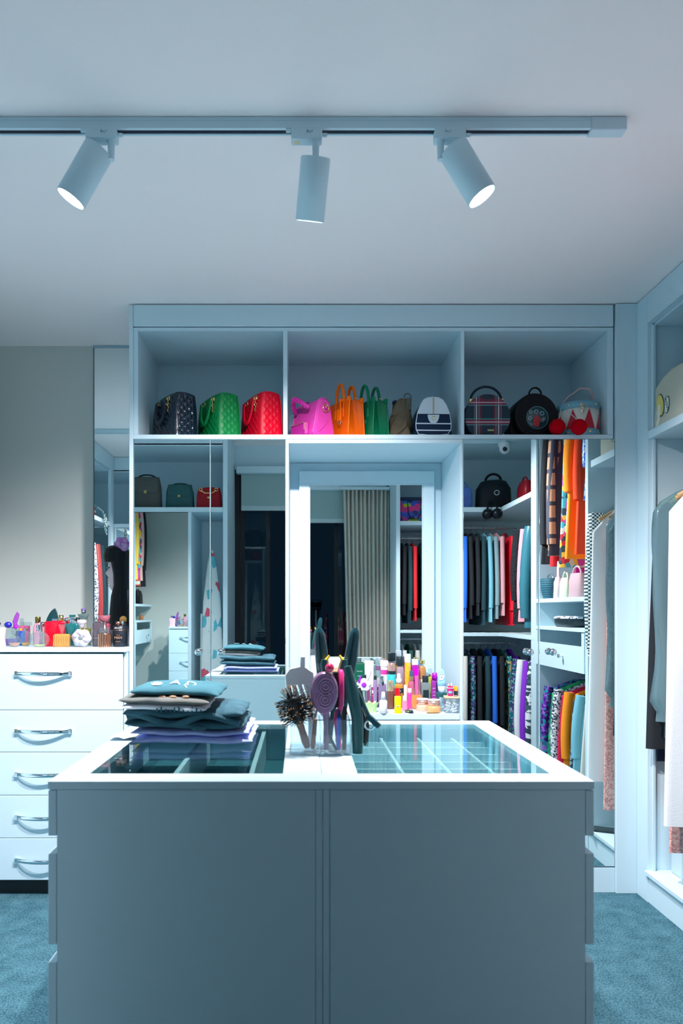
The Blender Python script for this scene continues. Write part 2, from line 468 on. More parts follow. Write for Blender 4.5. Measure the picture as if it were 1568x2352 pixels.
obj('plinth', G().box(xa+.016, xb-.016, .03, .40, 0, .098), WHITE, vc)
# framed mirror standing on the counter
ym = .384
def fx(a): return (a-CX)*(YC+ym)/F
def fz(a): return CAMH-(a-CY)*(YC+ym)/F
mi = thing('vanity_mirror', 'rectangular vanity mirror in a wide white frame', 'mirror', (0, YC+ym, VZ))
X0, X1, Z1 = fx(687), fx(997), fz(1082)-VZ
gx0, gx1, gz1, gz0 = fx(710), fx(972), fz(1110)-VZ, .06
obj('frame_rail', G().box(X0, X1, 0, .03, gz1, Z1, .001), WHITE, mi)
obj('frame_rail', G().box(X0, X1, 0, .03, 0.001, gz0, .001), WHITE, mi)
obj('frame_stile', G().box(X0, gx0, 0, .03, gz0+.0003, gz1-.0003, .001), WHITE, mi)
obj('frame_stile', G().box(gx1, X1, 0, .03, gz0+.0003, gz1-.0003, .001), WHITE, mi)
b4 = G(); b4.box(gx0, gx1, .004, .012, gz1-.006, gz1, .001).box(gx0, gx0+.005, .004, .012, gz0, gz1-.006, .001).box(gx1-.005, gx1, .004, .012, gz0, gz1-.006, .001)
obj('inner_bead', b4, WHITE, mi)
obj('mirror_glass', G().box(gx0-.001, gx1+.001, .012, .0145, gz0-.001, gz1+.001), MIRROR, mi)
# narrow mirror strip on the wall beside the unit
struct('window_1', G().box(0,.001,0,.001,-.05,-.049), BLACKM) if False else None
ms = thing('wall_mirror_strip', 'tall narrow frameless mirror strip on the wall behind the wig head', 'mirror', (X_(217, YW), YW, 1.13))
obj('glass', G().box(.001, px(297)-X_(217, YW)-.012, -.008, -.002, 0, H-1.13-.012, .001), MIRROR, ms)
obj('edge', G().box(-.004, .001, -.009, -.001, 0, H-1.13-.012), M('mirror_edge', (.12,.2,.22), .3), ms)
obj('top_channel', G().box(-.004, px(297)-X_(217, YW)-.012, -.014, -.001, H-1.13-.012, H-1.13-.001), M('channel', (.35,.5,.58), .4), ms)

# ------------------------------------------------------------------ chest of drawers
ZC, YF = 1.127, 3.08
ch = thing('chest_of_drawers', 'white five-drawer chest with chrome bow handles topped with perfumes', 'chest', (-1.09, YF, 0))
def cx(a): return (a-CX)*YF/F + 1.09
def cz(a): return CAMH-(a-CY)*YF/F
xl = -1.41+1.09
obj('top_panel', G().box(xl, XA+1.09-.0006, -.008, YW-YF-.012, ZC-.022, ZC, .002), WHITE, ch)
obj('side_panel', G().box(cx(281.8), XA+1.09-.003, .018, YW-YF-.014, cz(2022), ZC-.0225, .001), WHITE, ch)
obj('side_panel', G().box(xl+.002, xl+.02, .018, YW-YF-.014, cz(2022), ZC-.0225, .001), WHITE, ch)
obj('back_panel', G().box(xl+.021, cx(281.5), YW-YF-.03, YW-YF-.02, cz(2022), ZC-.0225), INNER, ch)
obj('toe_kick', G().box(xl+.02, cx(288), .05, .07, 0, cz(2022)-.001), M('black_toe_kick', (.012,.02,.024), .6), ch)
seams = [1501, 1631, 1728, 1827, 1925, 2022]
hm = G()
# bow handle: shallow chrome strap bulging out from the drawer
pts = []
hw = (164-37)/2*YF/F
for i in range(17):
    t = -1+2*i/16; pts.append((t*hw, -.004-.030*(1-t*t), 0))
hm.tube(pts, .0095, 10, flat=.34, up=(0,1,0))
hm.box(-hw-.005, -hw+.012, -.014, 0, -.011, .011, .003).box(hw-.012, hw+.005, -.014, 0, -.011, .011, .003)
hmesh = hm.mesh('handle')
for i in range(5):
    za, zb = cz(seams[i+1])+.0012, cz(seams[i])-.0012
    dr = obj('drawer', G().box(xl+.001, cx(281.3), 0, .018, za, zb, .0015), WHITE, ch)
    hy = [1547, 1679, 1778, 1876.5, 1975][i]
    obj('handle', hmesh, CHROME, dr, loc=(cx(100.5), 0, cz(hy)))

# ------------------------------------------------------------------ track with three spot lamps
YT = 1.945
def tx(a): return (a-CX)*YT/F
def tz(a): return CAMH-(a-CY)*YT/F
LAMP = M('lamp_white', (.575,.765,.84), .45)
tr = thing('ceiling_track', 'white ceiling light track with a dark slot carrying three spot heads', 'track', (0, YT, H))
obj('rail', G().box(-1.66, tx(1358), 0, .034, -.012, -.001, .001).box(-1.66, tx(1358), 0, .010, -.034, -.012, .001).box(-1.66, tx(1358), .026, .034, -.034, -.012, .001), LAMP, tr)
obj('slot', G().box(-1.66, tx(1358), .0101, .0259, -.030, -.012), M('dark_slot', (.004,.008,.03), .5), tr)
obj('end_feed', G().box(tx(1358)+.0005, tx(1440), -.001, .035, -.038, -.001, .002), M('lamp_white_plastic', (.6,.75,.82), .5), tr)
def spot(label, pxs, axis, jx, flip, power=1.0, cone=118):
    """adapter box in the track, stem and cylindrical head pointing along axis"""
    x = tx(pxs); t = thing('track_spot_lamp', label, 'lamp', (x, YT+.017, H-.034))
    n = Vector(axis).normalized()
    aw = .044
    obj('adapter', G().box(-aw, aw, -.022, .012, -.032, .0, .003), LAMP, t)
    obj('latch', G().lathe([(.005,-.014),(.006,-.008),(.005,0)], 10, (-flip*aw-.001*flip, -.012, -.004), axis='X'), LAMP, t)
    obj('latch', G().lathe([(.005,0),(.006,.010),(.005,.016)], 10, (aw-.001, -.008, -.014), axis='X'), LAMP, t)
    obj('sticker', G().box(-flip*.036, -flip*.020, -.012, .004, -.0325, -.0322), M('warm_sticker', (.72,.66,.45), .7), t)
    text('Bayf', .011, M('faint_print', (.38,.55,.62), .6), t, (flip*.008, -.0225, -.012))
    sx = flip*.026
    base = Vector((sx, -.006, -.030)); end = Vector((sx, -.006, -.062))
    obj('stem', G().lathe([(.0135,.006),(.0135,0),(.0105,-.003),(.009,-.04),(.009,-.052)], 18, (sx, -.006, -.032)), LAMP, t)
    # head: the stem meets the rim of the cylinder's closed end
    L, R = .160, .0425
    q = Vector((0, 0, -1)).rotation_difference(n).to_matrix().to_4x4()
    side = Vector((n.x, n.y, 0)); side = side.normalized() if side.length > .05 else Vector((1, 0, 0))
    off = q @ Vector((0, 0, 0))
    perp = (Vector((0, 0, -1)) - n*Vector((0, 0, -1)).dot(n))
    perp = perp.normalized() if perp.length > .05 else Vector((1, 0, 0))
    top = end + Vector((0, 0, -.014)) + perp*R*jx
    mt = Matrix.Translation(top) @ q
    hd = obj('head', G().lathe([(.001,.0),(R*.96,0),(R,-.003),(R,-L),(R*.93,-L),(R*.93,-L+.010),(.001,-L+.010)], 40, smooth=True).xf(mt), LAMP, t)
    for p in hd.data.polygons: p.use_smooth = len(p.vertices) == 4 and p.area < .01
    em = obj('lens', G().lathe([(.001,-L+.0085),(R*.925,-L+.0085),(R*.925,-L+.004),(.001,-L+.002)], 32).xf(mt), M('lit_lens', (1,1,1), .4, emit=(.92,.96,1.0), estr=14.0), hd)
    ld = bpy.data.lights.new('spot_light', 'SPOT'); ld.energy = SPOT_W*pi*power; ld.color = SPOT_C
    ld.spot_size = radians(cone); ld.spot_blend = .75; ld.shadow_soft_size = .028
    lo = bpy.data.objects.new('spot_light', ld); lo.location = mt @ Vector((0, 0, -L-.006))
    lo.rotation_euler = Vector((0,0,-1)).rotation_difference(n).to_euler()
    put(lo, t)
    return t
spot('white spot head tilted towards the chest of drawers', 232, (-.514, .03, -.856), -1, 1)
spot('white spot head aimed at the vanity, its lens barely showing', 704, (-.10, .47, -.88), -.0, 1)
spot('white spot head tilted towards the coats, hiding part of the smoke detector', 1034, (.51, -.02, -.86), -1, -1)
# smoke detector on the ceiling
YS = F*1.412/1003
sd = thing('smoke_detector', 'small round white smoke detector on the ceiling', 'detector', (X_(1076, YS), YS, H))
obj('body', G().lathe([(.001,-.018),(.026,-.018),(.030,-.014),(.031,-.001),(.001,-.001)], 30), M('detector_white', (.72,.84,.84), .5), sd)
for a, b in ((-.016, -.016), (.016, .012)): obj('vent', G().box(a-.004, a+.004, b-.002, b+.002, -.0188, -.0175), DARKGAP, sd)
# ------------------------------------------------------------------ island with glass-topped jewellery trays
IX0, IX1, IY0, IY1, IZ = -.550, .6395, 1.487, 2.318, .918
isl = thing('dressing_island', 'white dressing island with two glass display windows in its top', 'island', (.0445, IY0, 0))
ox = -.0445
def ib(name, x0, x1, y0, y1, za, zb, b=.001, m=WHITE, par=None, g=None):
    return obj(name, (g or G()).box(x0+ox, x1+ox, y0-IY0, y1-IY0, za, zb, b), m, par or isl)
bx0, bx1 = IX0+.0185, IX1-.0185
GL = (-.4825, -.040); GR = (.130, .571); GY = (1.56, 2.249)
# worktop: a slab with two window openings
g = G(); T0, T1 = IZ-.017, IZ
def tb(x0, x1, y0, y1): g.box(x0+ox, x1+ox, y0-IY0, y1-IY0, T0, T1)
tb(IX0, IX1, IY0, GY[0]); tb(IX0, IX1, GY[1], IY1)
tb(IX0, GL[0], *GY); tb(GL[1], .0478, *GY); tb(.0488, GR[0], *GY); tb(GR[1], IX1, *GY)
obj('worktop', g, WHITE, isl)
for a, b in (GL, GR):
    ib('glass_pane', a+.0008, b-.0008, GY[0]+.0008, GY[1]-.0008, IZ-.007, IZ-.0006, 0, GREEN_PANE)
# carcass: front and rear boards in two units with a seam
for yy in (IY0+.002, IY1-.018):
    ib('end_panel', bx0, .0325, yy, yy+.016, .0, T0-.001, .001)
    ib('end_panel', .0335, .0477, yy-.001, yy+.016, .0, T0-.001, .001)
    ib('end_panel', .0489, .063, yy-.001, yy+.016, .0, T0-.001, .001)
    ib('end_panel', .064, bx1, yy, yy+.016, .0, T0-.001, .001)
ib('carcass', bx0, bx1, IY0+.0185, IY1-.0185, .05, .78, 0, INNER)
# drawer fronts on both long ends with finger-pull gaps between them
def zi(a): return CAMH-(a-CY)*IY0/F
lv = [(zi(1920), T0-.003), (zi(2170), zi(1961)), (zi(2430), zi(2211)), (.05, zi(2470))]
for x0, x1 in ((IX0+.0003, bx0-.0005), (bx1+.0005, IX1-.0003)):
    for za, zb in lv:
        ib('drawer', x0, x1, IY0+.001, IY1-.001, za, zb, .0008)
# tray interiors
for (a, b), m in ((GL, M('slate_velvet', (.03,.12,.14), .9)), (GR, INNER)):
    zb = .795 if a < 0 else .835
    ib('tray_floor', a-.02, b+.02, GY[0]-.02, GY[1]+.02, zb-.008, zb, 0, m)
    ib('tray_wall', a-.03, a-.02, GY[0]-.03, GY[1]+.03, zb-.008, T0-.001, 0, INNER)
    ib('tray_wall', b+.02, b+.03, GY[0]-.03, GY[1]+.03, zb-.008, T0-.001, 0, INNER)
    ib('tray_wall', a-.02, b+.02, GY[1]+.02, GY[1]+.03, zb-.008, T0-.001, 0, INNER)
    ib('tray_wall', a-.02, b+.02, GY[0]-.03, GY[0]-.02, zb-.008, T0-.001, 0, INNER)
dv = M('tray_divider', (.72,.84,.88), .4)
for xx in (.145, .265, .387, .499): ib('tray_divider', xx-.004, xx+.004, GY[0]-.018, GY[1]+.018, .836, .871, 0, dv)
for yy in (1.64, 1.725, 1.811, 1.895, 1.996, 2.096, 2.18): ib('tray_divider', GR[0]-.018, GR[1]+.018, yy-.003, yy+.003, .836, .8705, 0, dv)
for xx in (-.305, -.12): ib('tray_divider', xx-.006, xx+.006, GY[0]-.018, GY[1]+.018, .796, .893, 0, dv)
# things seen through the left window
bxw = thing('jewellery_box', 'flat white box lying under the left glass window of the island', 'box', (-.225, 1.66, .796))
obj('tray', G().box(-.07, .07, -.06, .06, 0, .05, .002), M('box_white', (.75,.86,.88), .5), bxw)
obj('lid', G().box(-.072, .072, -.062, .062, .0502, .066, .002), M('box_lid', (.62,.80,.82), .5), bxw)
def trinket(label, x, y, seed, n, col=GOLD):
    random.seed(seed); t = thing('gold_trinket', label, 'jewellery', (x, y, .796))
    g = G()
    pts = [(random.uniform(-.02, .02), random.uniform(-.03, .03), .004+random.uniform(0, .02)) for _ in range(n)]
    g.tube(pts, .0022, 6); obj('chain', g, col, t)
    obj('charm', G().box(-.012, .012, -.012, .004, 0, .012, .002).sphere((.008, .012, .012), .009), col, t)
trinket('gold chain and charm heaped on dark velvet under the glass', -.055, 1.93, 3, 12)
trinket('small gold clasp on dark velvet in front of the heaped chain', -.085, 1.86, 5, 7)
hf = M('copper_trinket', (.85,.45,.28), .2, 1.0)
trinket('copper earrings in the corner compartment of the island tray', -.40, 1.72, 9, 9, hf)
# dark pouch: flattened gathered bag
pg = G(); rings = []
for i in range(9):
    t = i/8; rr = (.035*sin(pi*min(1, .15+t*.85))+.003)
    rings.append([(rr*1.1*cos(2*pi*j/24)*(1+.06*sin(5*j)), rr*1.5*sin(2*pi*j/24), .003+.035*t) for j in range(24)])
pg.loft(rings)
obj('velvet_pouch', pg, M('pouch_velvet', (.02,.14,.16), .8), None, 'dark teal velvet pouch lying in the island tray', 'pouch', loc=(-.067, 1.70, .796))

# ------------------------------------------------------------------ stack of folded clothes
def folded(name, label, x0, x1, y0, y1, z0, th, mat, layers=3, seed=1, tilt=0.0, sag=.006, rz=0.0, roll=True, bulge=.0):
    """folded garment: several rounded cloth layers with a soft wavy front fold"""
    random.seed(seed)
    t = thing(name, label, 'clothes', ((x0+x1)/2, (y0+y1)/2, z0), rz, 'folded clothes on the island')
    hx, hy = (x1-x0)/2, (y1-y0)/2
    ph = [random.uniform(0, 6) for _ in range(8)]
    lt = th/layers
    g = G()
    for L in range(layers):
        shr = 1-.03*random.random()*L; dx = random.uniform(-.006, .006); dy = random.uniform(-.004, .010)
        zb = L*lt
        nu, nv = 48, 28
        def surf(u, v, top):
            # u across, v depth
            a = sin(pi/2*(2*u-1)); b = sin(pi/2*(2*v-1))
            ex = (1-abs(a)**6)**.5 if abs(a) < 1 else 0
            ey = (1-abs(b)**6)**.5 if abs(b) < 1 else 0
            e = ex*ey
            wav = sag*(sin(3.1*a+ph[0]+L)*.5+sin(5.3*a+2.1*b+ph[1])*.35+.35*sin(8*a+ph[2]+2*L)*(1-v))
            zc = zb+lt*.5+wav*(.4+.6*(zb/th if th else 0))+tilt*a*hx+bulge*(1-a*a)*(L+1)/layers
            z = zc + (lt*.56*e if top else -lt*.56*e)
            wob = .0015*sin(7*b+ph[3])+.001*sin(13*b+ph[4])
            wf = .005*sin(4*a+ph[5]+L)+.004*sin(9*a+ph[6])
            return (hx*shr*a+dx+wob*a, hy*b+dy+wf*(1-v), z)
        g.grid(lambda u, v: surf(u, v, True), nu, nv); g.grid(lambda u, v: surf(1-u, v, False), nu, nv)
    obj('cloth', g, mat, t)
    return t
SZ = IZ+.0028; dS = 1.967
def sx_(a): return X_(a, dS)
DENIM_L = M('lavender_denim', (.34,.42,.80), .85, col2=(.42,.50,.86), nscale=30, bump=.25, bscale=300)
DENIM_D = M('dark_teal_denim', (.02,.085,.12), .85, col2=(.035,.125,.17), nscale=25, bump=.25, bscale=300)
folded('folded_jeans', 'folded lavender blue jeans at the bottom of the stack on the island', sx_(318), sx_(581), 1.88, 2.16, SZ, .040, DENIM_L, 2, 11, 0, .005)
f2 = folded('folded_jeans', 'folded dark blue-green jeans above the lavender pair', sx_(299), sx_(566), 1.87, 2.15, SZ+.040, .058, DENIM_D, 2, 5, -.02, .008, bulge=.003)
# rolled hem and belt loop at the front of the dark pair
g = G(); g.tube([(-.155+.31*i/24, -.132+.006*sin(i*.9), .030+.012*sin(i*.42+.6)) for i in range(25)], .0095, 10)
obj('hem', g, DENIM_D, f2)
g = G(); g.sphere((.045, -.142, .008), .022, .010, .007); obj('belt_loop', g, DENIM_D, f2)
f3 = folded('folded_t_shirt', 'folded white t-shirt between dark jeans and grey-brown sweater', sx_(300), sx_(485), 1.86, 2.10, SZ+.094, .020, M('white_tee', (.86,.88,.95), .9), 1, 8, -.04, .004)
g = G()
for i in range(11): g.box(-.02+i*.012, -.016+i*.012, -.1215, -.119, .000, .010+.004*sin(i*1.7))
obj('print', g, M('navy_print', (.02,.10,.16), .8), f3)
folded('folded_sweater', 'folded grey-brown sweater with orange trim in the clothes stack', sx_(297), sx_(492), 1.86, 2.10, SZ+.111, .022, M('grey_brown_cloth', (.10,.12,.12), .9, col2=(.15,.16,.15), nscale=20), 1, 21, -.03, .004)
f5 = folded('folded_t_shirt', 'folded teal t-shirt with white lettering on top of the stack', sx_(313), sx_(509), 1.87, 2.11, SZ+.130, .024, M('teal_tee', (.025,.12,.16), .9, col2=(.035,.15,.19), nscale=20), 1, 31, -.035, .004, bulge=.004)
PW = M('tee_print', (.62,.82,.85), .8)
text('A D', .045, PW, f5, (.016, -.035, .032), (radians(14), radians(6), 0), ext=.001)
text('S', .035, PW, f5, (.030, -.085, .027), (radians(32), radians(4), 0), ext=.001)
for k in range(5):
    m4 = Matrix.Translation((-.055, -.075, .031)) @ Matrix.Rotation(radians(22), 4, 'X') @ Matrix.Rotation(-.9+.45*k, 4, 'Z')
    obj('leaf_print', G().prism([(.0,.0),(.006,.008),(.0,.022),(-.006,.008)], .0, .001, 'XY').xf(m4), PW, f5)
g = G()
for i, xx in enumerate((-.03, .0, .035)): g.sphere((xx, -.117, .004), .010, .003, .003, 10, 6)
obj('trim', g, M('orange_trim', (.95,.45,.25), .5), f5)
# crumpled white tissue sheet poking out from under the stack
g = G().grid(lambda u, v: (-.05+.10*u, -.045+.09*v, .002+.006*abs(sin(7*u+3*v))*(1-v)), 14, 10)
obj('tissue_sheet', g, M('tissue_white', (.85,.88,.95), .9), None, 'sheet of white tissue paper lying beside the clothes stack', 'paper', loc=(sx_(292), 2.0, SZ))

# ------------------------------------------------------------------ acrylic organiser with hair tools
dH = 1.80
def hx_(a, d=dH): return X_(a, d)
def hz_(a, d=dH): return Z_(a, d)
ACR = glass('acrylic', (.93,.97,.98), .02, 1.42, ((.75,.85,.9), .06))
hold = thing('acrylic_organiser', 'clear acrylic organiser full of hair brushes on the island', 'organiser', (hx_(735), 1.835, IZ+.001))
W2, D2, HH = .079, .07, .088
for nm, a in (('wall', (-W2, W2, -D2, -D2+.003, 0, HH)), ('wall', (-W2, W2, D2-.003, D2, 0, HH)), ('wall', (-W2, -W2+.003, -D2, D2, 0, HH)),
          ('wall', (W2-.003, W2, -D2, D2, 0, HH)), ('floor_plate', (-W2, W2, -D2, D2, 0, .005)), ('divider', (-.0015, .0015, -D2, D2, .005, HH*.9)),
          ('divider', (-W2, W2, -.0015, .0015, .005, HH*.9))):
    obj(nm, G().box(*a, .0008), ACR, hold)
HB = IZ+.010                       # where handles rest inside
def stick(x, y, ztop, dx=0, dy=0):
    return (x, y, HB), (x+dx, y+dy, ztop)
BLK = M('black_plastic', (.012,.018,.02), .3)
TEAL_BLK = M('dark_teal_gloss', (.012,.07,.09), .22, coat=.5)
# round bristle brush leaning out to the left
rb_ = thing('round_hair_brush', 'black round hair brush with orange-tipped bristles leaning left', 'hair brush', (.018, 1.815, HB))
ax = Vector((-.030, -.030, .100)).normalized()
hl = .10
q = Vector((0,0,1)).rotation_difference(ax).to_matrix().to_4x4()
obj('handle', G().lathe([(.008,0),(.011,.02),(.009,.05),(.011,.080)], 14).xf(q), M('rosewood_handle', (.28,.10,.08), .4), rb_)
obj('barrel', G().lathe([(.001,.078),(.016,.079),(.017,.088),(.017,.143),(.014,.150),(.001,.151)], 18).xf(q), BLK, rb_)
g = G(); g2 = G()
random.seed(4)
for k in range(14):
    for j in range(24):
        a = 2*pi*(j+.5*(k % 2))/24; z = .084+.0046*k
        d = Vector((cos(a), sin(a), random.uniform(-.25, .25))).normalized()
        p0 = Vector((cos(a)*.016, sin(a)*.016, z)); p1 = p0+d*.031
        g.tube([p0, p1], .0007, 3, smooth=False)
        if (j+k) % 3 == 0: g2.sphere(p1, .0016, n=5, m=4)
for j in range(40):
    a = 2*pi*j/40*3; r0 = .013*sqrt((j+.5)/40); p0 = Vector((cos(a)*r0, sin(a)*r0, .150)); d = Vector((cos(a)*r0*40, sin(a)*r0*40, 1)).normalized()
    g.tube([p0, p0+d*.026], .0007, 3, smooth=False)
    if j % 2 == 0: g2.sphere(p0+d*.026, .0016, n=5, m=4)
o1 = obj('bristles', g.xf(q), M('bristle_black', (.01,.012,.016), .4), rb_); o1['kind'] = 'stuff'
o2 = obj('bristle_tips', g2.xf(q), M('bristle_tip', (.75,.34,.06), .4), rb_); o2['kind'] = 'stuff'
# white wide comb with tapering teeth
wc = thing('wide_tooth_comb', 'white wide-tooth comb standing behind the round brush', 'comb', (hx_(697, 1.860), 1.860, HB), 0)
wm = M('white_plastic', (.86,.90,.95), .3)
zc = hz_(1545, 1.862)-HB
g = G().prism([(-.047, zc-.035), (-.050, zc-.005), (-.038, zc+.012), (-.010, zc+.018), (-.008, zc+.045), (.004, zc+.045), (.004, zc+.017), (.026, zc+.002), (.030, zc-.030)], -.008, .008, 'XZ', .002)
obj('spine', g, wm, wc)
for k in range(5):
    x0 = -.043+k*.016
    obj('tooth', G().tube([(x0, 0, zc-.032), (x0+.014, 0, zc-.075), (x0+.030, 0, zc-.118)], [.0062, .005, .0025], 8), wm, wc)
obj('handle', G().tube([(.018, 0, zc-.02), (.020, .004, .07), (.018, .004, .0)], [.006, .007, .006], 8), wm, wc)
# mauve detangling brush with spiral relief
mb = thing('detangling_brush', 'mauve oval detangling brush with swirl relief back', 'hair brush', (hx_(749), 1.786, HB))
zc = hz_(1590)-HB
out = []
for a in range(36):
    t = 2*pi*a/36; rx, rz = .036, .056
    out.append((rx*cos(t)*(1+.10*sin(t)) - .006, zc+rz*sin(t)))
mv = M('mauve_plastic', (.28,.16,.30), .25, coat=.4)
obj('back', G().prism(out, -.012, .008, 'XZ', .005, True), mv, mb)
g = G()
for (cx0, cz0, s) in ((.002, zc+.018, 1), (.0, zc-.016, 1)):
    for r in (.007, .014, .021): g.torus((cx0-.004, -.0125, cz0), r*s, .0022, 'Y', 22, 6)
obj('swirl_relief', g, mv, mb)
g = G()
for i in range(8):
    for j in range(5): g.tube([(-.024+.010*j, .008, zc-.04+.012*i), (-.024+.010*j+.006, .022, zc-.04+.012*i)], .0009, 4)
obj('bristles', g, BLK, mb)
obj('handle', G().tube([(-.002, 0, zc-.05), (-.001, 0, zc-.09), (.0, .0, .0)], [.010, .007, .008], 10, flat=.8), mv, mb)
obj('bead', G().sphere((.008, -.004, zc+.066), .012), M('red_glass_bead', (.65,.02,.12), .1, coat=1), mb)
# black paddle brush with pink back seen edge on
pb = thing('paddle_brush', 'black bristled paddle brush with a hot pink back', 'hair brush', (hx_(782), 1.833, HB))
zc = hz_(1588)-HB
obj('pink_back', G().sbox([(zc-.052, .006, .012, 0, 0, 3), (zc-.040, .008, .02, .002, 0, 3), (zc, .008, .026, .003, 0, 3), (zc+.045, .008, .022, .003, 0, 3), (zc+.054, .006, .012, .002, 0, 3)], 18), M('hot_pink', (.90,.05,.28), .3), pb)
obj('cushion', G().sbox([(zc-.045, .008, .018, -.012, 0, 3), (zc, .010, .024, -.012, 0, 3), (zc+.048, .008, .018, -.012, 0, 3)], 16), BLK, pb)
g = G()
random.seed(2)
for i in range(16):
    for j in range(6): g.tube([(-.020, -.018+.007*j, zc-.044+.006*i), (-.036, -.018+.007*j+random.uniform(-.004, .004), zc-.042+.006*i)], .0009, 4)
o3 = obj('bristles', g, M('bristle_dark', (.03,.04,.06), .5), pb); o3['kind'] = 'stuff'
obj('handle', G().tube([(.002, 0, zc-.05), (-.006, -.008, zc-.062), (-.010, -.020, zc-.078), (-.004, -.035, .0)], [.008, .010, .008, .007], 10), MATS['hot_pink'], pb)
# two big black brush handles rising behind
def big_handle(label, xa, xb, zt_px, d, wtop):
    t = thing('hair_brush', label, 'hair brush', (hx_(xa, d), d, HB))
    X = hx_(xb, d)-hx_(xa, d); Zt = hz_(zt_px, d)-HB; zm = hz_(1560, d)-HB
    secs = []
    for i in range(13):
        s = i/12; z = zm+(Zt-zm)*s; w = wtop*(.72+.35*sin(pi*min(1, .25+s*.7)))*(1 if s < .9 else (1-(s-.9)/.1*.55))
        secs.append((z, w, w*.7, X*(z/Zt), 0, 2.4))
    obj('handle', G().sbox(secs, 18), TEAL_BLK, t)
    g = G()
    for o in (-.35, .1): g.tube([(s_[3]+s_[1]*o, -s_[2]*.98, s_[0]) for s_ in secs[1:-1]], .0018, 6)
    obj('ridge', g, TEAL_BLK, t)
    obj('shaft', G().tube([(0, 0, 0), (X*.3, 0, zm*.5), (X*zm/Zt, 0, zm)], [.009, .010, wtop*.75], 12), TEAL_BLK, t)
    return t
big_handle('brush with a broad glossy black handle standing on the left of the organiser', 754, 733, 1443, 1.888, .017)
big_handle('brush with a broad glossy black handle standing on the right of the organiser', 776, 816, 1442, 1.888, .017)
# hair straightener behind, teal grey
hs = thing('hair_straightener', 'dark teal hair straightener with gold edges in the organiser', 'hair tool', (.0735, 1.868, HB))
zt = hz_(1515, 1.866)-HB
for s in (-1, 1):
    obj('arm', G().sbox([(.0, .0055, .007, s*.0065, 0, 3), (zt*.35, .007, .008, s*.0085+.006, 0, 3), (zt*.6, .010, .009, s*.012+.012, 0, 3), (zt*.95, .012, .009, s*.026+.018, 0, 3), (zt, .008, .008, s*.028+.019, 0, 3)], 14), M('dark_teal_satin', (.03,.13,.14), .35), hs)
    obj('gold_edge', G().tube([(s*.004+.012, -.009, zt*.62), (s*.013+.016, -.009, zt*.85), (s*.019+.019, -.008, zt)], .0025, 6), GOLD, hs)
    obj('gold_tip', G().tube([(s*.022+.019, -.004, zt-.001), (s*.014+.019, -.004, zt+.012)], [.005, .002], 8), M('yellow_plastic', (.95,.70,.05), .4), hs)
# large dark body of a hair dryer/straightener at the right with cord end hanging
cu = thing('curling_iron', 'dark curling iron with gold ring and a hinged arm hanging out to the right', 'hair tool', (hx_(821, 1.78), 1.78, IZ+.001))
def L_(a, b, d=1.78, yo=0): return (hx_(a, d)-hx_(821, d), yo, hz_(b, d)-IZ-.001)
obj('barrel', G().tube([(0, 0, 0), L_(821, 1690), L_(820, 1648), L_(809, 1590), L_(798, 1530)], [.013, .015, .0155, .017, .009], 14), M('iron_dark', (.02,.09,.10), .35), cu)
obj('gold_ring', G().tube([L_(798, 1538), L_(803, 1556), L_(816, 1566)], [.006, .007, .004], 8), GOLD, cu)
obj('arm', G().tube([L_(815, 1572), L_(826, 1600), L_(845, 1644)], [.004, .0055, .007], 10), TEAL_BLK, cu)
obj('arm_tip', G().box(-.008, .008, -.006, .006, -.033, .010, .003).xf(Matrix.Translation(L_(850, 1650)) @ Matrix.Rotation(radians(-48), 4, 'Y')), TEAL_BLK, cu)
obj('swivel', G().torus(L_(848, 1665), .012, .0025, 'Y', 16, 6), CHROME, cu)
# loose hair swatch behind
hw_ = G(); random.seed(6)
for k in range(60):
    x0 = random.uniform(-.012, .012); y0 = random.uniform(-.010, .010)
    hw_.tube([(x0*.5, y0, .155), (x0+.008, y0, .11), (x0*1.4+.014, y0, .05), (x0*1.2+.012, y0, -.004+random.uniform(0, .015))], .0014, 3, smooth=False)
ha = obj('hair_piece', hw_, M('brown_black_hair', (.035,.035,.03), .4), None, 'dark brown hair piece hanging at the right side of the organiser', 'hair piece', loc=(.158, 1.868, IZ+.006))
# small scissors and tools standing low in the front cells
sc_ = thing('scissors', 'scissors with navy finger rings in the organiser', 'scissors', (.034, 1.8225, HB))
nv = M('navy_plastic', (.01,.03,.12), .3)
obj('ring', G().torus((-.012, -.004, .115), .011, .003, 'Y', 18, 6, Rz=.014), nv, sc_)
obj('ring', G().torus((.016, .002, .122), .012, .003, 'Y', 18, 6, Rz=.016), nv, sc_)
obj('blade', G().tube([(-.008, -.002, .102), (0, 0, .06), (.006, 0, .0)], [.003, .004, .002], 6), CHROME, sc_)
obj('blade', G().tube([(.012, .002, .106), (0, .002, .06), (-.006, .002, .0)], [.003, .004, .002], 6), CHROME, sc_)
def wand(name, label, cat, a, za, b, zb, d, r, mat, capm=None):
    t = thing(name, label, cat, (hx_(a, d), d, HB))
    X = hx_(b, d)-hx_(a, d); Zt = hz_(zb, d)-HB
    obj('shaft', G().tube([(0, 0, 0), (X*.5, 0, Zt*.5), (X, 0, Zt)], [r*.8, r, r*.9], 10), mat, t)
    if capm: obj('cap', G().tube([(X*1.001, 0, Zt), (X*1.06, 0, Zt+.02)], [r*1.3, r*.6], 10), capm, t)
wand('brush_handle', 'brown wooden brush handle between the organiser cells', 'hair brush', 718, 0, 724, 1652, 1.797, .006, M('brown_wood', (.30,.12,.06), .4))
wand('felt_pen', 'bright blue pen standing in the organiser', 'pen', 776, 0, 778, 1648, 1.779, .0055, M('bright_blue', (.02,.15,.75), .3), MATS['navy_plastic'])
wand('tweezers', 'black tweezers slanting across the front cell of the organiser', 'tweezers', 772, 0, 757, 1690, 1.7727, .0038, BLK)
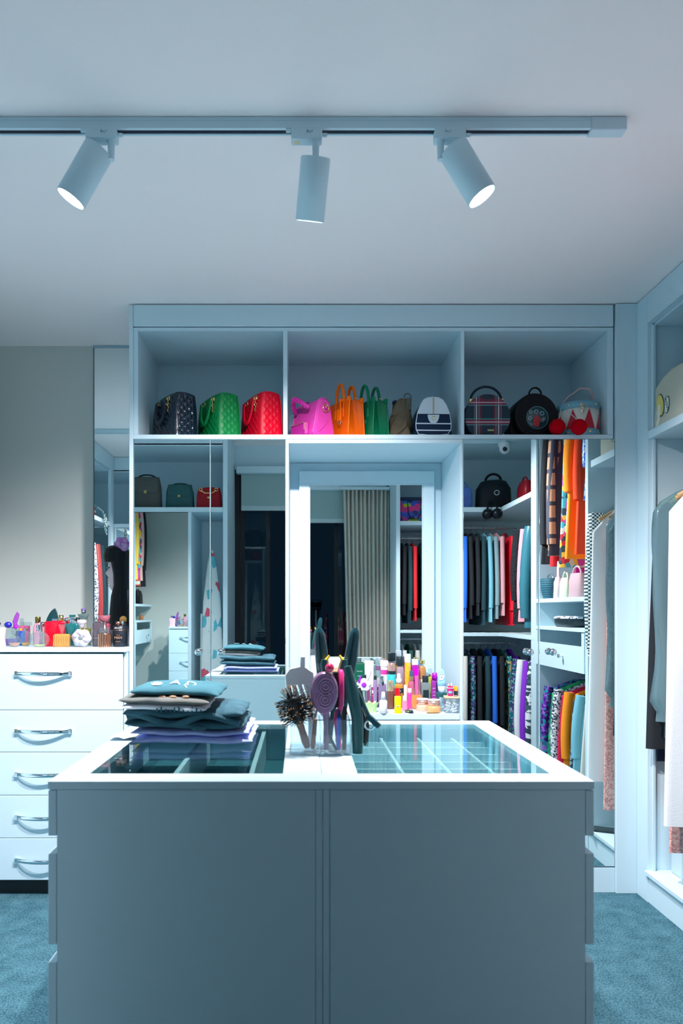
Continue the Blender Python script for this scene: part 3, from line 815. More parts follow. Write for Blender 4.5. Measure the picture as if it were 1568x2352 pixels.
wand('eyebrow_comb', 'black eyebrow comb with a knotted end at the right of the organiser', 'comb', 790, 0, 791, 1640, 1.781, .0065, BLK, BLK)
# ------------------------------------------------------------------ garments on hangers
WOODH = M('hanger_wood', (.62,.40,.18), .4)
HG = {}
def hanger(pos, ang, mat, group, label, tilt=0, w=.20):
    key = (mat.name, w)
    if key not in HG:
        g = G().tube([(-w*.92, 0, -.142), (-w*.6, 0, -.106), (0, 0, -.062), (w*.6, 0, -.106), (w*.92, 0, -.142)], [.0045, .0055, .006, .0055, .0045], 8, flat=1.9)
        h = G().tube([(0, 0, -.058), (0, 0, -.03), (.012, 0, -.022), (.021, 0, -.006), (.016, 0, .011), (0, 0, .0165), (-.014, 0, .010)], .0022, 6)
        HG[key] = (g.mesh('bar'), h.mesh('hook'))
    t = thing('clothes_hanger', label, 'hanger', pos, ang, group)
    t.rotation_euler = (0, tilt, ang)
    obj('bar', HG[key][0], mat, t); obj('hook', HG[key][1], CHROME, t)
    return t

def garment(name, label, cat, pos, ang, L, W, T, mat, group=None, sleeves=True, flare=.15, puff=0, seed=0, slv=.58, smat=None, neck=.055, hang=True,
            hmat=None, drop=.048, hgroup=None, hlabel=None, collar=None, trim=None, drape=1.0):
    """pos = rail point; local x is the garment's width, local y its thickness, z down from the rail"""
    random.seed(seed*13+5)
    t = thing(name, label, cat, pos, ang, group)
    ph = [random.uniform(0, 6.3) for _ in range(6)]; k1 = random.choice((5, 6, 7)); k2 = random.choice((9, 11))
    rings = []; rows = 22; n = 36
    for i in range(rows+1):
        s = i/rows; z = -drop-s*L
        sh = min(1, s/.09)
        hw = (neck+(W/2-neck)*sh**.8)*(1+flare*max(0, s-.12))
        ht = T/2*(.62+.38*min(1, s/.2))*(1+.15*flare*s)
        if puff: ht *= (.84+.22*abs(sin(pi*s*L/puff)))
        ring = []
        for j in range(n):
            a = 2*pi*j/n
            w_ = drape*(.10*sin(k1*a+ph[0]+1.2*s)+.07*sin(k2*a+ph[1]-s))*min(1, s*1.6)
            if puff: w_ *= .3
            ca, sa = cos(a), sin(a)
            ring.append((hw*math.copysign(abs(ca)**.75, ca)*(1+.15*w_), ht*math.copysign(abs(sa)**.8, sa)*(1+2.2*w_)+min(.010, T*.10)*sin(ph[2]+3*s)*ca*drape, z - .035*abs(ca)**2*sh*(1-s)*.9))
        rings.append(ring)
    obj('body', G().loft(rings, cap0=True, cap1=True), mat, t)
    if sleeves:
        sm = smat or mat
        for s in (-1, 1):
            pts = []; rr = []
            for i in range(12):
                u = i/11
                pts.append((s*(W/2*.94+.022*sin(u*2.2)+.012*u*(1 if puff else .3)), min(.016, T*.14)*sin(ph[3]+2.4*u)*s, -drop-.045-u*L*slv))
                r = (.034+.020*(1-abs(2*u-.5))*.5)*(1.25 if puff else 1)
                if puff: r *= (.85+.25*abs(sin(pi*u*L*slv/puff)))
                rr.append(min(r, T*.62))
            obj('sleeve', G().tube(pts, rr, 12, flat=1.0), sm, t)
    if collar: obj('collar', G().tube([(-neck*1.3, 0, -drop-.012), (0, -T*.30, -drop+.012), (neck*1.3, 0, -drop-.012)], [.016, .020, .016], 8), collar, t)
    if trim: obj('trim', G().tube([(W/2*(1+flare*.9*s)*1.0, -T*.2, -drop-.05-s*(L-.06)) for s in [i/12 for i in range(13)]], .008, 8), trim, t)
    if hang: hanger(pos, ang, hmat or WOODH, hgroup or (group or 'hangers')+' hangers', ' '.join(('hanger holding the '+label).split()[:16]))
    return t

# fabric palette
def fab(n, c, c2=None, r=.85, **k): return M('fab_'+n, c, r, col2=c2, nscale=k.pop('nscale', 30), bump=k.pop('bump', .15), bscale=k.pop('bscale', 200), **k)
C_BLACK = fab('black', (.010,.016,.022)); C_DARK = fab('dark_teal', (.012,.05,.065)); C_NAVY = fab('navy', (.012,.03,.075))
C_WHITE = fab('white', (.80,.84,.86)); C_CREAM = fab('cream', (.72,.72,.66)); C_RED = fab('red', (.70,.02,.03)); C_MAG = fab('magenta', (.80,.02,.35))
C_BLUE = fab('royal_blue', (.02,.16,.72)); C_SKY = fab('sky_denim', (.18,.50,.62)); C_PINK = fab('dusty_pink', (.72,.38,.42)); C_GREYB = fab('grey_blue', (.22,.36,.40))
C_ORANGE = fab('orange', (.95,.30,.01)); C_PURPLE = fab('violet', (.25,.03,.62))
C_REDP = M('red_puffer', (.75,.01,.03), .16, coat=.6); C_TEALP = M('teal_puffer', (.03,.16,.21), .28, coat=.3); C_DKP = M('dark_puffer', (.012,.05,.06), .35)
C_BW = cells('bw_print', ((.02,.05,.08), (.75,.82,.85), (.04,.10,.14)), 26, .8, stretch=(1,1,2))
C_SEQ = cells('teal_sequins', ((.02,.25,.28), (.20,.05,.35), (.01,.10,.14), (.35,.55,.55)), 90, .2, .6)
C_PURSEQ = cells('violet_sequins', ((.22,.03,.55), (.02,.40,.45), (.10,.02,.30), (.45,.20,.75)), 70, .2, .4)
C_GRNSEQ = cells('green_feathers', ((.01,.35,.12), (.04,.62,.20), (.01,.20,.14)), 50, .4)
C_TWEED = cells('bw_tweed', ((.03,.06,.10), (.86,.90,.95), (.55,.62,.70)), 110, .8)
C_DOT = cells('dotted_white', ((.78,.83,.86), (.80,.85,.88), (.05,.10,.14), (.78,.83,.86), (.82,.86,.88)), 60, .8)
C_FLOR = cells('floral_print', ((.02,.04,.14), (.60,.05,.20), (.05,.12,.35), (.75,.30,.30), (.02,.05,.10)), 45, .7)
C_MULTI = cells('multicolour_print', ((.70,.05,.40), (.05,.45,.60), (.90,.55,.05), (.02,.06,.10), (.60,.02,.05), (.70,.72,.60)), 28, .5)
C_HOUND = cells('houndstooth', ((.015,.07,.09), (.72,.80,.80)), 105, .8, kind='CHECKER', stretch=(1,.0,1))
C_TAN = bands('tan_blocks', (.52,.28,.17), xs=((.03,.014,(.03,.04,.07),1),), zs=((.05,.013,(.03,.04,.07),1),), ys=((.02,.006,(.03,.04,.07),1),), per={'X': .11, 'Z': .10, 'Y': .05})
C_FUR = fab('black_fur', (.006,.010,.016), bump=1, bscale=90)
PLASTIC = glass('garment_plastic', (.55,.78,.82), .12, 1.5, ((.35,.60,.68), .28))

# ------------------------------------------------------------------ wardrobes along the right wall
XF = 1.537                                   # front plane of the right-hand wardrobes
ZSH = 2.072                                  # centre of the hat shelf
RAIL = M('rail_steel', (.55,.62,.66), .35, .6)
def rail(label, p0, p1, group='hanging rails'):
    d = Vector(p1)-Vector(p0)
    t = thing('hanging_rail', label, 'rail', p0, 0, None)
    obj('rod', G().tube([(0, 0, 0), tuple(d)], .0125, 12), RAIL, t)
    for q in (Vector((0, 0, 0)), d):
        obj('bracket', G().box(q.x-.018, q.x+.018, q.y-.018, q.y+.018, q.z-.004, q.z+.03, .002) if False else G().tube([q-d.normalized()*.0005, q+d.normalized()*(.012 if q.length < .01 else -.012)], .022, 14), CHROME, t)
    return t
wr = thing('open_wardrobe', 'open white wardrobe with long coats and a straw bag on its shelf', 'wardrobe', (XF, 2.60, 0))
def wb(name, x0, x1, y0, y1, za, zb, b=.001, m=WHITE, par=None): return obj(name, G().box(x0-XF, x1-XF, y0-2.60, y1-2.60, za, zb, b), m, par or wr)
xe = XR-.012
wb('end_panel', XF+.03, xe, 3.030, 3.110, 0, 2.66, .001)
wb('stile', XF, XF+.028, 3.026, YC-.013, 0, H-.004)
wb('lintel', XF, XF+.028, 2.632, 3.0255, 2.567, H-.004)
wb('inner_frame', XF+.018, XF+.030, 3.012, 3.0255, .14, 2.555, .001)
wb('top_panel', XF+.03, xe, 2.632, 3.029, 2.555, 2.575)
wb('hat_shelf', XF+.004, xe, 2.632, 3.029, 2.054, 2.090)
wb('floor_board', XF-.012, xe, 2.606, 3.029, .122, .142, .002)
wb('plinth', XF+.004, XF+.02, 2.606, 3.029, 0, .1215)
wb('back_panel', xe, XR-.001, 2.606, 3.11, 0, 2.66, 0, INNER)
wb('divider', XF, xe, 2.57, 2.605, 0, 2.66)
wb('top_filler', XF+.03, xe, 2.605, 2.631, 2.555, 2.575)
rail('steel hanging rail in the wardrobe of long coats', (1.775, 2.612, 1.90), (1.775, 3.028, 1.90))

# straw bag with two embroidered patches on the shelf
STRAW = bands('woven_straw', (.62,.62,.50), zs=((.003,.0017,(.36,.38,.31),.8),), ys=((.005,.0012,(.45,.46,.38),.6),), per={'Z': .007, 'Y': .010}, rough=.9)
ang = radians(8)
sb = thing('straw_bag', 'pale woven straw bag with yellow and cream patches on the wardrobe shelf', 'bag', (1.549, 2.875, 2.0905), 0)
# drawn in its own plane: local y runs towards the camera along the shelf
out = [(.118, .0), (.120, .02), (.108, .10), (.112, .135), (.100, .150), (.05, .170), (-.02, .183), (-.09, .180), (-.135, .165), (-.15, .10), (-.145, .0)]
out = [(a, b*1.18) for a, b in out]
g = G().prism(out, 0, .10, 'YZ', .006, True)
obj('body', g, STRAW, sb)
rimp = [(.05, p[0], p[1]+.001) for p in out[3:9]]
obj('rim', G().tube(rimp, .007, 8), M('straw_rim', (.68,.68,.56), .9), sb)
YEL = M('patch_yellow', (.72,.60,.16), .7); CRM = M('patch_cream', (.72,.74,.60), .7); INK = M('patch_ink', (.02,.10,.13), .7)
def oval(cy, cz, ry, rz, rot, n=24): return [(cy+ry*cos(2*pi*i/n)*cos(rot)-rz*sin(2*pi*i/n)*sin(rot), cz+ry*cos(2*pi*i/n)*sin(rot)+rz*sin(2*pi*i/n)*cos(rot)) for i in range(n)]
p1 = obj('patch', G().prism(oval(.062, .085, .030, .052, -.25), -.0025, -.0002, 'YZ', .0006), INK, sb)
obj('patch_face', G().prism(oval(.062, .086, .026, .047, -.25), -.0036, -.0026, 'YZ'), YEL, p1)
obj('patch_inlay', G().prism(oval(.070, .062, .014, .030, .1), -.0044, -.0037, 'YZ'), CRM, p1)
p3 = obj('patch', G().prism(oval(.080, .022, .012, .024, .5), -.0025, -.0002, 'YZ', .0005), CRM, sb)
p2 = obj('patch', G().prism(oval(.008, .072, .018, .036, .12), -.0025, -.0002, 'YZ', .0006), INK, sb)
obj('patch_face', G().prism(oval(.008, .072, .0150, .032, .12), -.0036, -.0026, 'YZ'), CRM, p2)
text('WOW!', .022, INK, p2, (-.0040, .008, .072), (pi/2, 0, 0), ext=.0005).rotation_euler = Matrix(((0,0,-1),(-1,0,0),(0,1,0))).to_euler()
for ch_ in p2.children:
    if ch_.name.startswith('lettering'):
        ch_.rotation_euler = (Matrix.Rotation(radians(70), 3, 'X') @ Matrix(((0,0,-1),(-1,0,0),(0,1,0)))).to_euler()

bhat = thing('soft_black_bag', 'soft black bag behind the straw bag on the wardrobe shelf', 'bag', (1.768, 2.935, 2.0905), 0)
obj('body', G().sbox([(0, .10, .07), (.02, .105, .075), (.12, .10, .07), (.17, .06, .04), (.18, .03, .02)], 26, 3), C_BLACK, bhat)
obj('strap', G().torus((0, 0, .165), .05, .008, 'Y', 16, 8, 0, pi), C_BLACK, bhat)
# long garments, edge on towards the room
GW = 'long garments in the open wardrobe'
HGW = 'hangers in the open wardrobe'
def rg(name, label, cat, y, L, W, T, mat, seed, x=1.775, z=1.90, **k):
    return garment(name, label, cat, (x, y, z), k.pop('ang', 0), L, W, T, mat, GW, seed=seed, hgroup=HGW, hlabel=k.pop('hlabel', 'wooden hanger in the wardrobe of long coats'), **k)
pc = rg('garment_in_plastic', 'dark garment in a clear plastic dry-cleaning bag beside the white coat', 'garment', 2.905, 1.10, .40, .035, C_DARK, 4, sleeves=False)
rings = []
random.seed(12)
for i in range(25):
    s = i/24; z = -.06-s*1.02; sh = min(1, s/.10)
    hw = .05+.20*sh**.7+.018*sin(5*s+1)+.05*s; ht = .014+.016*min(1, s*4)+.006*sin(9*s)
    if i > 22: hw *= .88
    rings.append([(hw*cos(2*pi*j/30)*(1+.03*sin(4*j+9*s)), ht*sin(2*pi*j/30)*(1+.35*sin(5*j+7*s)), z) for j in range(30)])
obj('plastic_cover', G().loft(rings, False, False), PLASTIC, pc)
rg('black_dress', 'long black dress behind the plastic-covered garment', 'dress', 2.968, 1.16, .48, .028, C_BLACK, 5, sleeves=False)
rg('dark_gown', 'dark navy gown hanging next to the wardrobe end panel', 'gown', 2.997, 1.22, .37, .016, C_NAVY, 7, sleeves=False)
rg('long_coat', 'long white coat hanging in the open wardrobe', 'coat', 2.765, 1.43, .44, .055, C_WHITE, 3, flare=.12, sleeves=False, x=1.712, drape=.5)
rg('houndstooth_coat', 'black and white houndstooth coat beside the garment bag', 'coat', 2.662, .80, .42, .06, C_HOUND, 8, slv=.9, x=1.755)
gg = obj('green_scarf', G().loft([[(.028*cos(2*pi*j/12)*(1+.3*s), .008*sin(2*pi*j/12), -.085-s*.16+.01*sin(6*s)*cos(2*pi*j/12)) for j in range(12)] for s in [i/8 for i in range(9)]]), fab('leaf_green', (.02,.50,.10)), None, 'small bright green scarf hanging among the black dresses', 'scarf', loc=(1.632, 2.951, 1.868))
for yy, mt, zz, tl, lb in ((3.0185, WOODH, 1.90, .0, 'spare wooden hanger beside the wardrobe end panel'), (2.862, M('hanger_red', (.72,.02,.03), .3), 1.90, .0, 'spare red plastic hanger beside the plastic-covered garment'), (2.944, WOODH, 1.90, .0, 'spare wooden hanger carrying the small green scarf')):
    hanger((1.775, yy, zz), 0, mt, HGW, lb, tl)
garment('pink_sequin_dress', 'salmon pink sequinned dress reaching just below the white coat', 'dress', (1.735, 2.822, 1.90), 0, 1.56, .38, .022,
    cells('salmon_sequins', ((.85,.42,.38), (.70,.30,.28), (.95,.60,.52)), 140, .3), GW, sleeves=False, seed=9, hgroup=HGW)
# shoe box at the far end of the wardrobe floor
bx_ = thing('storage_box', 'grey-white box with a dark finger hole on the wardrobe floor', 'box', (1.70, 2.955, .1425))
obj('box_body', G().box(-.07, .10, -.05, .05, 0, .30, .003), M('box_grey', (.52,.66,.72), .6), bx_)
obj('finger_hole', G().lathe([(.001,-.0512),(.010,-.0512),(.010,-.0495),(.001,-.0495)], 16, (-.03, 0, .16), axis='Y'), DARKGAP, bx_)
hb = thing('dark_shoulder_bag', 'slouchy black shoulder bag standing on the storage box', 'bag', (1.72, 2.955, .4430))
obj('body', G().sbox([(0, .08, .04), (.06, .085, .045), (.11, .06, .03), (.125, .03, .015)], 20, 2.6), C_BLACK, hb)
obj('strap', G().torus((0, 0, .11), .06, .005, 'Y', 16, 6, 0, pi), C_BLACK, hb)
pl = thing('leather_sandal', 'dark leather sandal lying on the wardrobe floor below the coats', 'shoe', (1.60, 2.70, .1425), .4)
obj('sole', G().prism([(-.10,-.02),(-.06,-.034),(.02,-.03),(.08,-.04),(.12,-.02),(.125,.02),(.08,.04),(.02,.03),(-.06,.032),(-.10,.02)], 0, .014, 'XY', .002), M('sole_dark', (.02,.04,.05), .5), pl)
obj('strap', G().torus((.06, 0, .012), .038, .008, 'X', 14, 6, 0, pi, Rz=.032), C_DARK, pl)
# ------------------------------------------------------------------ handbags in the overhead cabinet
BZ = ZBm+.0008
BG = None
def quilt_bag(label, pxc, y, rz, mat, w=.118, ln=.235, h=.212, hmat=None, glossy=False, charm=True):
    """boxy cannage-quilted bag: local -y is the gusset end, local -x the face with the handle"""
    t = thing('quilted_handbag', label, 'handbag', (X_(pxc, y), y, BZ), rz)
    def relief(side, u, z, edge):
        if z < h*.05 or z > h*.95: return 0
        uu = u/.036; vv = z/.036
        q = min(.5-abs(((uu+vv) % 1)-.5), .5-abs(((uu-vv) % 1)-.5))*2
        q2 = abs((uu*2 % 1)-.5)
        return (.0050 if glossy else .0034)*min(1, q*2.4)*(1 if q2 > .07 else .4)*min(1, edge*12)
    secs = [(0, w/2*.90, ln/2*.95, .014), (.003, w/2*.97, ln/2*.985, .016)]
    for i in range(1, 57):
        s_ = i/56; secs.append((.003+(h-.003)*s_, w/2*(1-.24*s_**3), ln/2*(1-.05*s_), .018-.006*s_))
    secs += [(h+.003, w/2*.70, ln/2*.90, .010), (h+.004, w/2*.40, ln/2*.80, .008)]
    g = G().rbox(secs, 26, relief=relief)
    for k, v in enumerate(g.v):
        f = max(0, v[2]/h-.80)/.20
        g.v[k] = (v[0], v[1], v[2]+.016*f*(1-(2*v[1]/ln)**2)*.5-.012*f*(abs(v[0])/(w/2))**2)
    obj('body', g, mat, t)
    for sx in (-1, 1):
        e0 = [(sx*w/2*(1-.24*s_**3)*.955, -ln/2*(1-.05*s_)*.985, h*s_*.97+.002) for s_ in [k/14 for k in range(15)]]
        obj('piping', G().tube(e0, .0024, 6), hmat or mat, t)
    # arched handle drooping over the -x face, gold rings
    for ys in (-.052, .052):
        obj('ring', G().torus((-w/2*.80-.004, ys, h*.90), .011, .0028, 'X', 18, 6), GOLD, t)
    pts = []
    for i in range(15):
        a = pi*i/14; pts.append((-w/2*.92-.012-.010*sin(a), -.052*cos(a), h*.88-.105*sin(a)))
    obj('handle', G().tube(pts, .0115, 8, flat=.45, up=(1,0,0)), hmat or mat, t)
    pts = [(w/2*.70+.004, -.052*cos(pi*i/14), h*.93-.050*sin(pi*i/14)) for i in range(15)]
    obj('handle', G().tube(pts, .0075, 8, flat=.55, up=(1,0,0)), hmat or mat, t)
    if charm:
        g = G()
        for k, (dy, dz) in enumerate(((0, 0), (.006, -.016), (-.005, -.030), (.004, -.044))):
            g.torus((-w/2*.82-.012, -.062+dy, h*.88+dz), .0065, .0018, 'X' if k % 2 else 'Y', 12, 5)
            g.box(-w/2*.82-.015, -w/2*.82-.010, -.066+dy, -.060+dy, h*.86+dz-.012, h*.86+dz-.002, .001)
        obj('charm', g, GOLD, t)
    return t
def leather(n, c, r=.4, **k): return M('leather_'+n, c, r, spec=.3, bump=k.pop('bump', .12), bscale=220, **k)
quilt_bag('glossy navy-black quilted handbag beside the green one', 400, 3.305, radians(37), leather('navy_patent', (.004,.016,.034), .12, coat=.5), .124, .255, .215, glossy=True)
quilt_bag('emerald green quilted handbag between the black and red ones', 501, 3.29, radians(33), leather('emerald', (.0,.20,.05), .42), .116, .245, .207)
quilt_bag('red quilted handbag next to the compartment divider', 599, 3.28, radians(29), leather('scarlet', (.62,.0,.02), .40), .116, .235, .210)

# pink bag with flap pocket: local -y is the end panel
def gusset_bag(name, label, pxc, y, rz, outl, ln, mat, bulge=.01, pipe=None):
    t = thing(name, label, 'handbag', (X_(pxc, y), y, BZ), rz)
    n = len(outl); rings = []
    cu = sum(p[0] for p in outl)/n; cv = sum(p[1] for p in outl)/n
    for k, (d, s) in enumerate(((0, .90), (.006, .985), (.02, 1), (ln*.5, 1+bulge), (ln-.02, 1), (ln-.006, .985), (ln, .90))):
        rings.append([(cu+(p[0]-cu)*s, -ln/2+d, max(.0005, cv+(p[1]-cv)*s)) for p in outl])
    obj('body', G().loft(rings), mat, t)
    for d in (-ln/2+.012, ln/2-.012):
        obj('piping', G().tube([(p[0], d, max(p[1], .003)) for p in outl], .0038, 8, closed=True), pipe or mat, t)
    return t
def dome(w, wt, h, rb=.02, n=10):
    """end panel outline: rounded bottom corners, sides leaning in, round top"""
    o = [(-w/2+rb, 0.0)] if False else []
    o += arc(w/2-rb, rb, rb, rb, -pi/2, 0, 5)
    o += arc(0, h-wt/2, wt/2, wt/2, .15, pi-.15, n)
    o += arc(-w/2+rb, rb, rb, rb, pi, 1.5*pi, 5)
    return o
PK = leather('bubblegum_pink', (.72,.06,.42), .26, coat=.3); PKD = leather('magenta_dark', (.50,.02,.30), .35)
pk = gusset_bag('pink_handbag', 'bubblegum pink leather handbag with a gold ring on its end', 716, 3.255, radians(36), dome(.120, .066, .182), .20, PK, .02)
obj('ring', G().torus((0, -.108, .132), .0165, .0026, 'Y', 22, 6), GOLD, pk)
obj('tab', G().sbox([(.116, .004, .002, 0, -.106), (.124, .010, .003, 0, -.106), (.146, .010, .003, 0, -.105), (.156, .006, .002, 0, -.104)], 14), PKD, pk)
obj('stud', G().sphere((0, -.1095, .137), .004), GOLD, pk)
obj('crease', G().tube([(-.035, -.1015, .02), (.0, -.1025, .055), (.012, -.1025, .08)], .002, 6), PK, pk)
pts = [(-.058-.045*sin(pi*i/12)*1.0, -.055+.11*i/12, .135+.042*sin(pi*i/12)) for i in range(13)]
obj('handle', G().tube(pts, .011, 10), PKD, pk)
g = G()
for i in range(1, 12):
    p = pts[i]; g.torus((p[0], p[1], p[2]), .0118, .0016, 'Y', 12, 5)
obj('handle_wrap', g, PK, pk)
obj('top_strap', G().tube([(-.03, .02, .165), (.0, .04, .192), (.02, .05, .198)], .006, 8, flat=.5), leather('plum', (.10,.01,.10), .4), pk)
fp = obj('pocket', G().box(-.080, -.054, -.06, .07, .004, .075, .010), PKD, pk)
obj('zip', G().tube([(-.083, -.05, .066), (-.083, .06, .066)], .0018, 6), GOLD, fp)
obj('zip_pull', G().box(-.086, -.083, -.054, -.049, .030, .064, .001), GOLD, fp)

# structured totes with folded-in gussets
def tote(label, pxc, y, rz, mat, edge, w=.088, ln=.165, h=.160, tag=False, word=None, wm=None, ah=.062):
    t = thing('tote_bag', label, 'handbag', (X_(pxc, y), y, BZ), rz)
    wt = w*.78
    g = G()
    # two flat faces (local +-x) and pleated ends (local +-y)
    def ring(s):
        z = h*s; a = (w+(wt-w)*s)/2; l = ln/2*(1-.03*s); p = .030*s**.7
        return [(-a, -l, z), (-a*.5, -l+p*.55, z), (0, -l+p, z), (a*.5, -l+p*.55, z), (a, -l, z), (a, l, z), (a*.5, l-p*.55, z), (0, l-p, z), (-a*.5, l-p*.55, z), (-a, l, z)]
    g.loft([ring(i/10) for i in range(11)], smooth=False)
    obj('body', g, mat, t)
    for sx in (-1, 1):
        e = [(sx*(w+(wt-w)*s)/2, -ln/2*(1-.03*s)-.001, .003+h*s) for s in [i/8 for i in range(9)]]
        obj('edge_binding', G().tube([(sx*w*.36, -ln/2-.001, .003)]+e, .0034, 8), edge, t)
        obj('corner_tab', G().box(sx*wt/2-.010, sx*wt/2+.005, -ln/2*.97-.005, -ln/2*.97+.012, h-.016, h+.006, .002), edge, t)
        hp = []
        for i in range(17):
            a = pi*i/16; hp.append((sx*(wt/2-.004), -.034*cos(a), h*.74+(ah+h*.26)*(sin(a)**.75 if 0 < i < 16 else 0)))
        obj('handle', G().tube(hp, .0072, 10), edge, t)
        for ys in (-.034, .034): obj('handle_base', G().box(sx*(wt/2+.0)-.003, sx*(wt/2)+.005*sx, ys-.008, ys+.008, h*.50, h*.80, .002) if False else G().box(sx*(w*.43)-.003, sx*(w*.43)+.003, ys-.008, ys+.008, h*.55, h*.80, .002), edge, t)
    obj('clasp', G().box(-.004, .004, -ln/2*.97-.002, -ln/2*.97+.006, h*.99, h*1.02), GOLD, t)
    if tag:
        obj('tag_knot', G().sphere((-wt/2-.010, -.030, h*.98), .012, .010, .009), edge, t)
        obj('tag_strap', G().box(-wt/2-.018, -wt/2-.012, -.034, -.026, h*.74, h*.98, .002), edge, t)
        obj('tag', G().box(-w/2-.014, -w/2-.009, -.048, -.012, h*.44, h*.76, .003), edge, t)
        obj('tag_ring', G().torus((-w/2-.010, -.028, h*.40), .011, .002, 'X', 18, 6), GOLD, t)
    if word:
        o = text(word, .020, wm, t, (-w/2*.90-.0035, -.02, h*.45), ext=.0006)
        o.rotation_euler = Matrix(((0,0,-1),(-1,0,0),(0,1,0))).to_euler()
    return t
OR = leather('orange', (.80,.12,.0), .42); ORE = leather('orange_edge', (.95,.17,.0), .38)
GR_ = leather('bottle_green', (.0,.17,.075), .42); GRE = leather('bottle_green_edge', (.0,.22,.10), .38)
PRT = M('white_print', (.72,.80,.82), .6)
tote('bright orange leather tote with a hanging luggage tag', 794, 3.252, radians(30), OR, ORE, .092, .175, .180, True, 'LER', PRT, .082)
tote('bottle green leather tote beside the orange one', 849.5, 3.255, radians(30), GR_, GRE, .092, .170, .178, False, 'RS', M('teal_print', (.15,.55,.60), .6), .080)
g = G().sphere((0, 0, 0), .014, .012, .010)

# brown suede bucket bag
SUE = fab('brown_suede', (.10,.085,.055), (.16,.13,.085), .95, nscale=14)
bb = thing('suede_bag', 'brown suede bucket bag with a snapped strap tab', 'handbag', (X_(918, 3.235), 3.235, BZ), radians(6))
secs = []
for i in range(15):
    s = i/14; secs.append((.188*s, .051-.014*s+.005*sin(3*s), .056-.024*s, .012*s-.002, 0, 2.6-.4*s))
g = G().sbox(secs, 36)
for k, v in enumerate(g.v):
    zz = v[2]/.188; g.v[k] = (v[0]+.006*sin(9*zz+4*v[1]*30), v[1], v[2]-(.020*max(0, -(v[0]))/.05 if zz > .6 else 0)+.0)
obj('body', g, SUE, bb)
obj('fold', G().tube([(-.045, -.050, .004), (-.01, -.052, .03), (.015, -.048, .055), (.02, -.042, .10)], [.004, .009, .007, .003], 8), SUE, bb)
obj('strap_tab', G().box(.022, .046, -.040, -.032, .135, .190, .003), M('suede_tab', (.13,.12,.09), .8), bb)
for zz in (.148, .172): obj('snap', G().sphere((.034, -.041, zz), .0055, .003, .0055), M('gunmetal', (.12,.16,.18), .3, .9), bb)
obj('ring', G().torus((.028, -.036, .194), .016, .003, 'Y', 18, 6, -.3, pi+.3), M('gunmetal', (.12,.16,.18), .3, .9), bb)
obj('lining', G().tube([(-.026, -.022, .176), (-.030, .0, .180), (-.026, .022, .176)], .006, 8), C_NAVY, bb)  # dark navy tube put in as shade at the bag's mouth

# white and navy striped dome bag
sm = thing('striped_dome_bag', 'white dome bag with navy stripes and a central zip', 'handbag', (X_(995, 3.155), 3.155, BZ), radians(2))
NAVYL = leather('navy', (.004,.022,.06), .4); WHL = leather('white', (.62,.74,.82), .4)
k = 3.165/F
def o2w(lst): return [((a-995)*k, max(.0, (998-b)*k)) for a, b in lst]
shape = [(961,994),(956,984),(955,970),(959,945),(966,928),(973,916),(981,911),(995,909.5),(1009,911),(1017,916),(1025,928),(1032,945),(1036,970),(1035,984),(1028,994),(1010,997),(980,997)]
full = o2w(shape)
def clip(z0, z1, inset=0):
    """slice of the outline between two heights"""
    # sample left and right edges
    def edge(side):
        pts = [(x, z) for x, z in full if (x <= 0 if side < 0 else x >= 0)]
        return sorted(pts, key=lambda p: p[1])
    def at(side, z):
        e = edge(side)
        for (xa, za), (xb_, zb) in zip(e, e[1:]):
            if za <= z <= zb and zb > za: return xa+(xb_-xa)*(z-za)/(zb-za)
        return e[-1][0] if z > e[-1][1] else e[0][0]
    zs_ = [z0+(z1-z0)*i/8 for i in range(9)]
    r = [(at(1, z)-inset, z) for z in zs_]; l = [(at(-1, z)+inset, z) for z in reversed(zs_)]
    return r+l
obj('shell', G().prism(full, .012, .17, 'XZ', .01, True), NAVYL, sm)
for z0_, z1_, m_ in ((948, 910, WHL), (968.5, 948.3, NAVYL), (971.5, 968.7, WHL), (984, 971.7, NAVYL), (987, 984.2, WHL), (994, 987.2, NAVYL)):
    a, b = (998-z0_)*k, (998-z1_)*k
    obj('stripe_panel', G().prism(clip(a, b, .001), .0, .0125, 'XZ', .0006), m_, sm)
obj('piping', G().tube([(x, .003, max(z, .003)) for x, z in full], .0026, 8, closed=True), WHL, sm)
obj('zip', G().box(-.003, .003, -.003, .002, (998-948)*k, (998-911)*k, .001), M('zip_brass', (.55,.42,.25), .35, .6), sm)
obj('half_moon_patch', G().prism(arc(0, (998-950)*k, .027, .042, pi, 2*pi, 16), -.003, .001, 'XZ', .0008), WHL, sm)
obj('emblem', G().torus((0, -.0035, (998-958)*k), .0085, .0016, 'Y', 16, 6, .4, 5.6), GOLD, sm)
for sx, ww in ((-1, .86), (1, 1)): obj('wing', G().prism([(sx*.066, .002), (sx*.098*ww, .012), (sx*.090*ww, .045), (sx*.062, .135), (sx*.052, .12)], .03, .10, 'XZ', .004), NAVYL, sm)

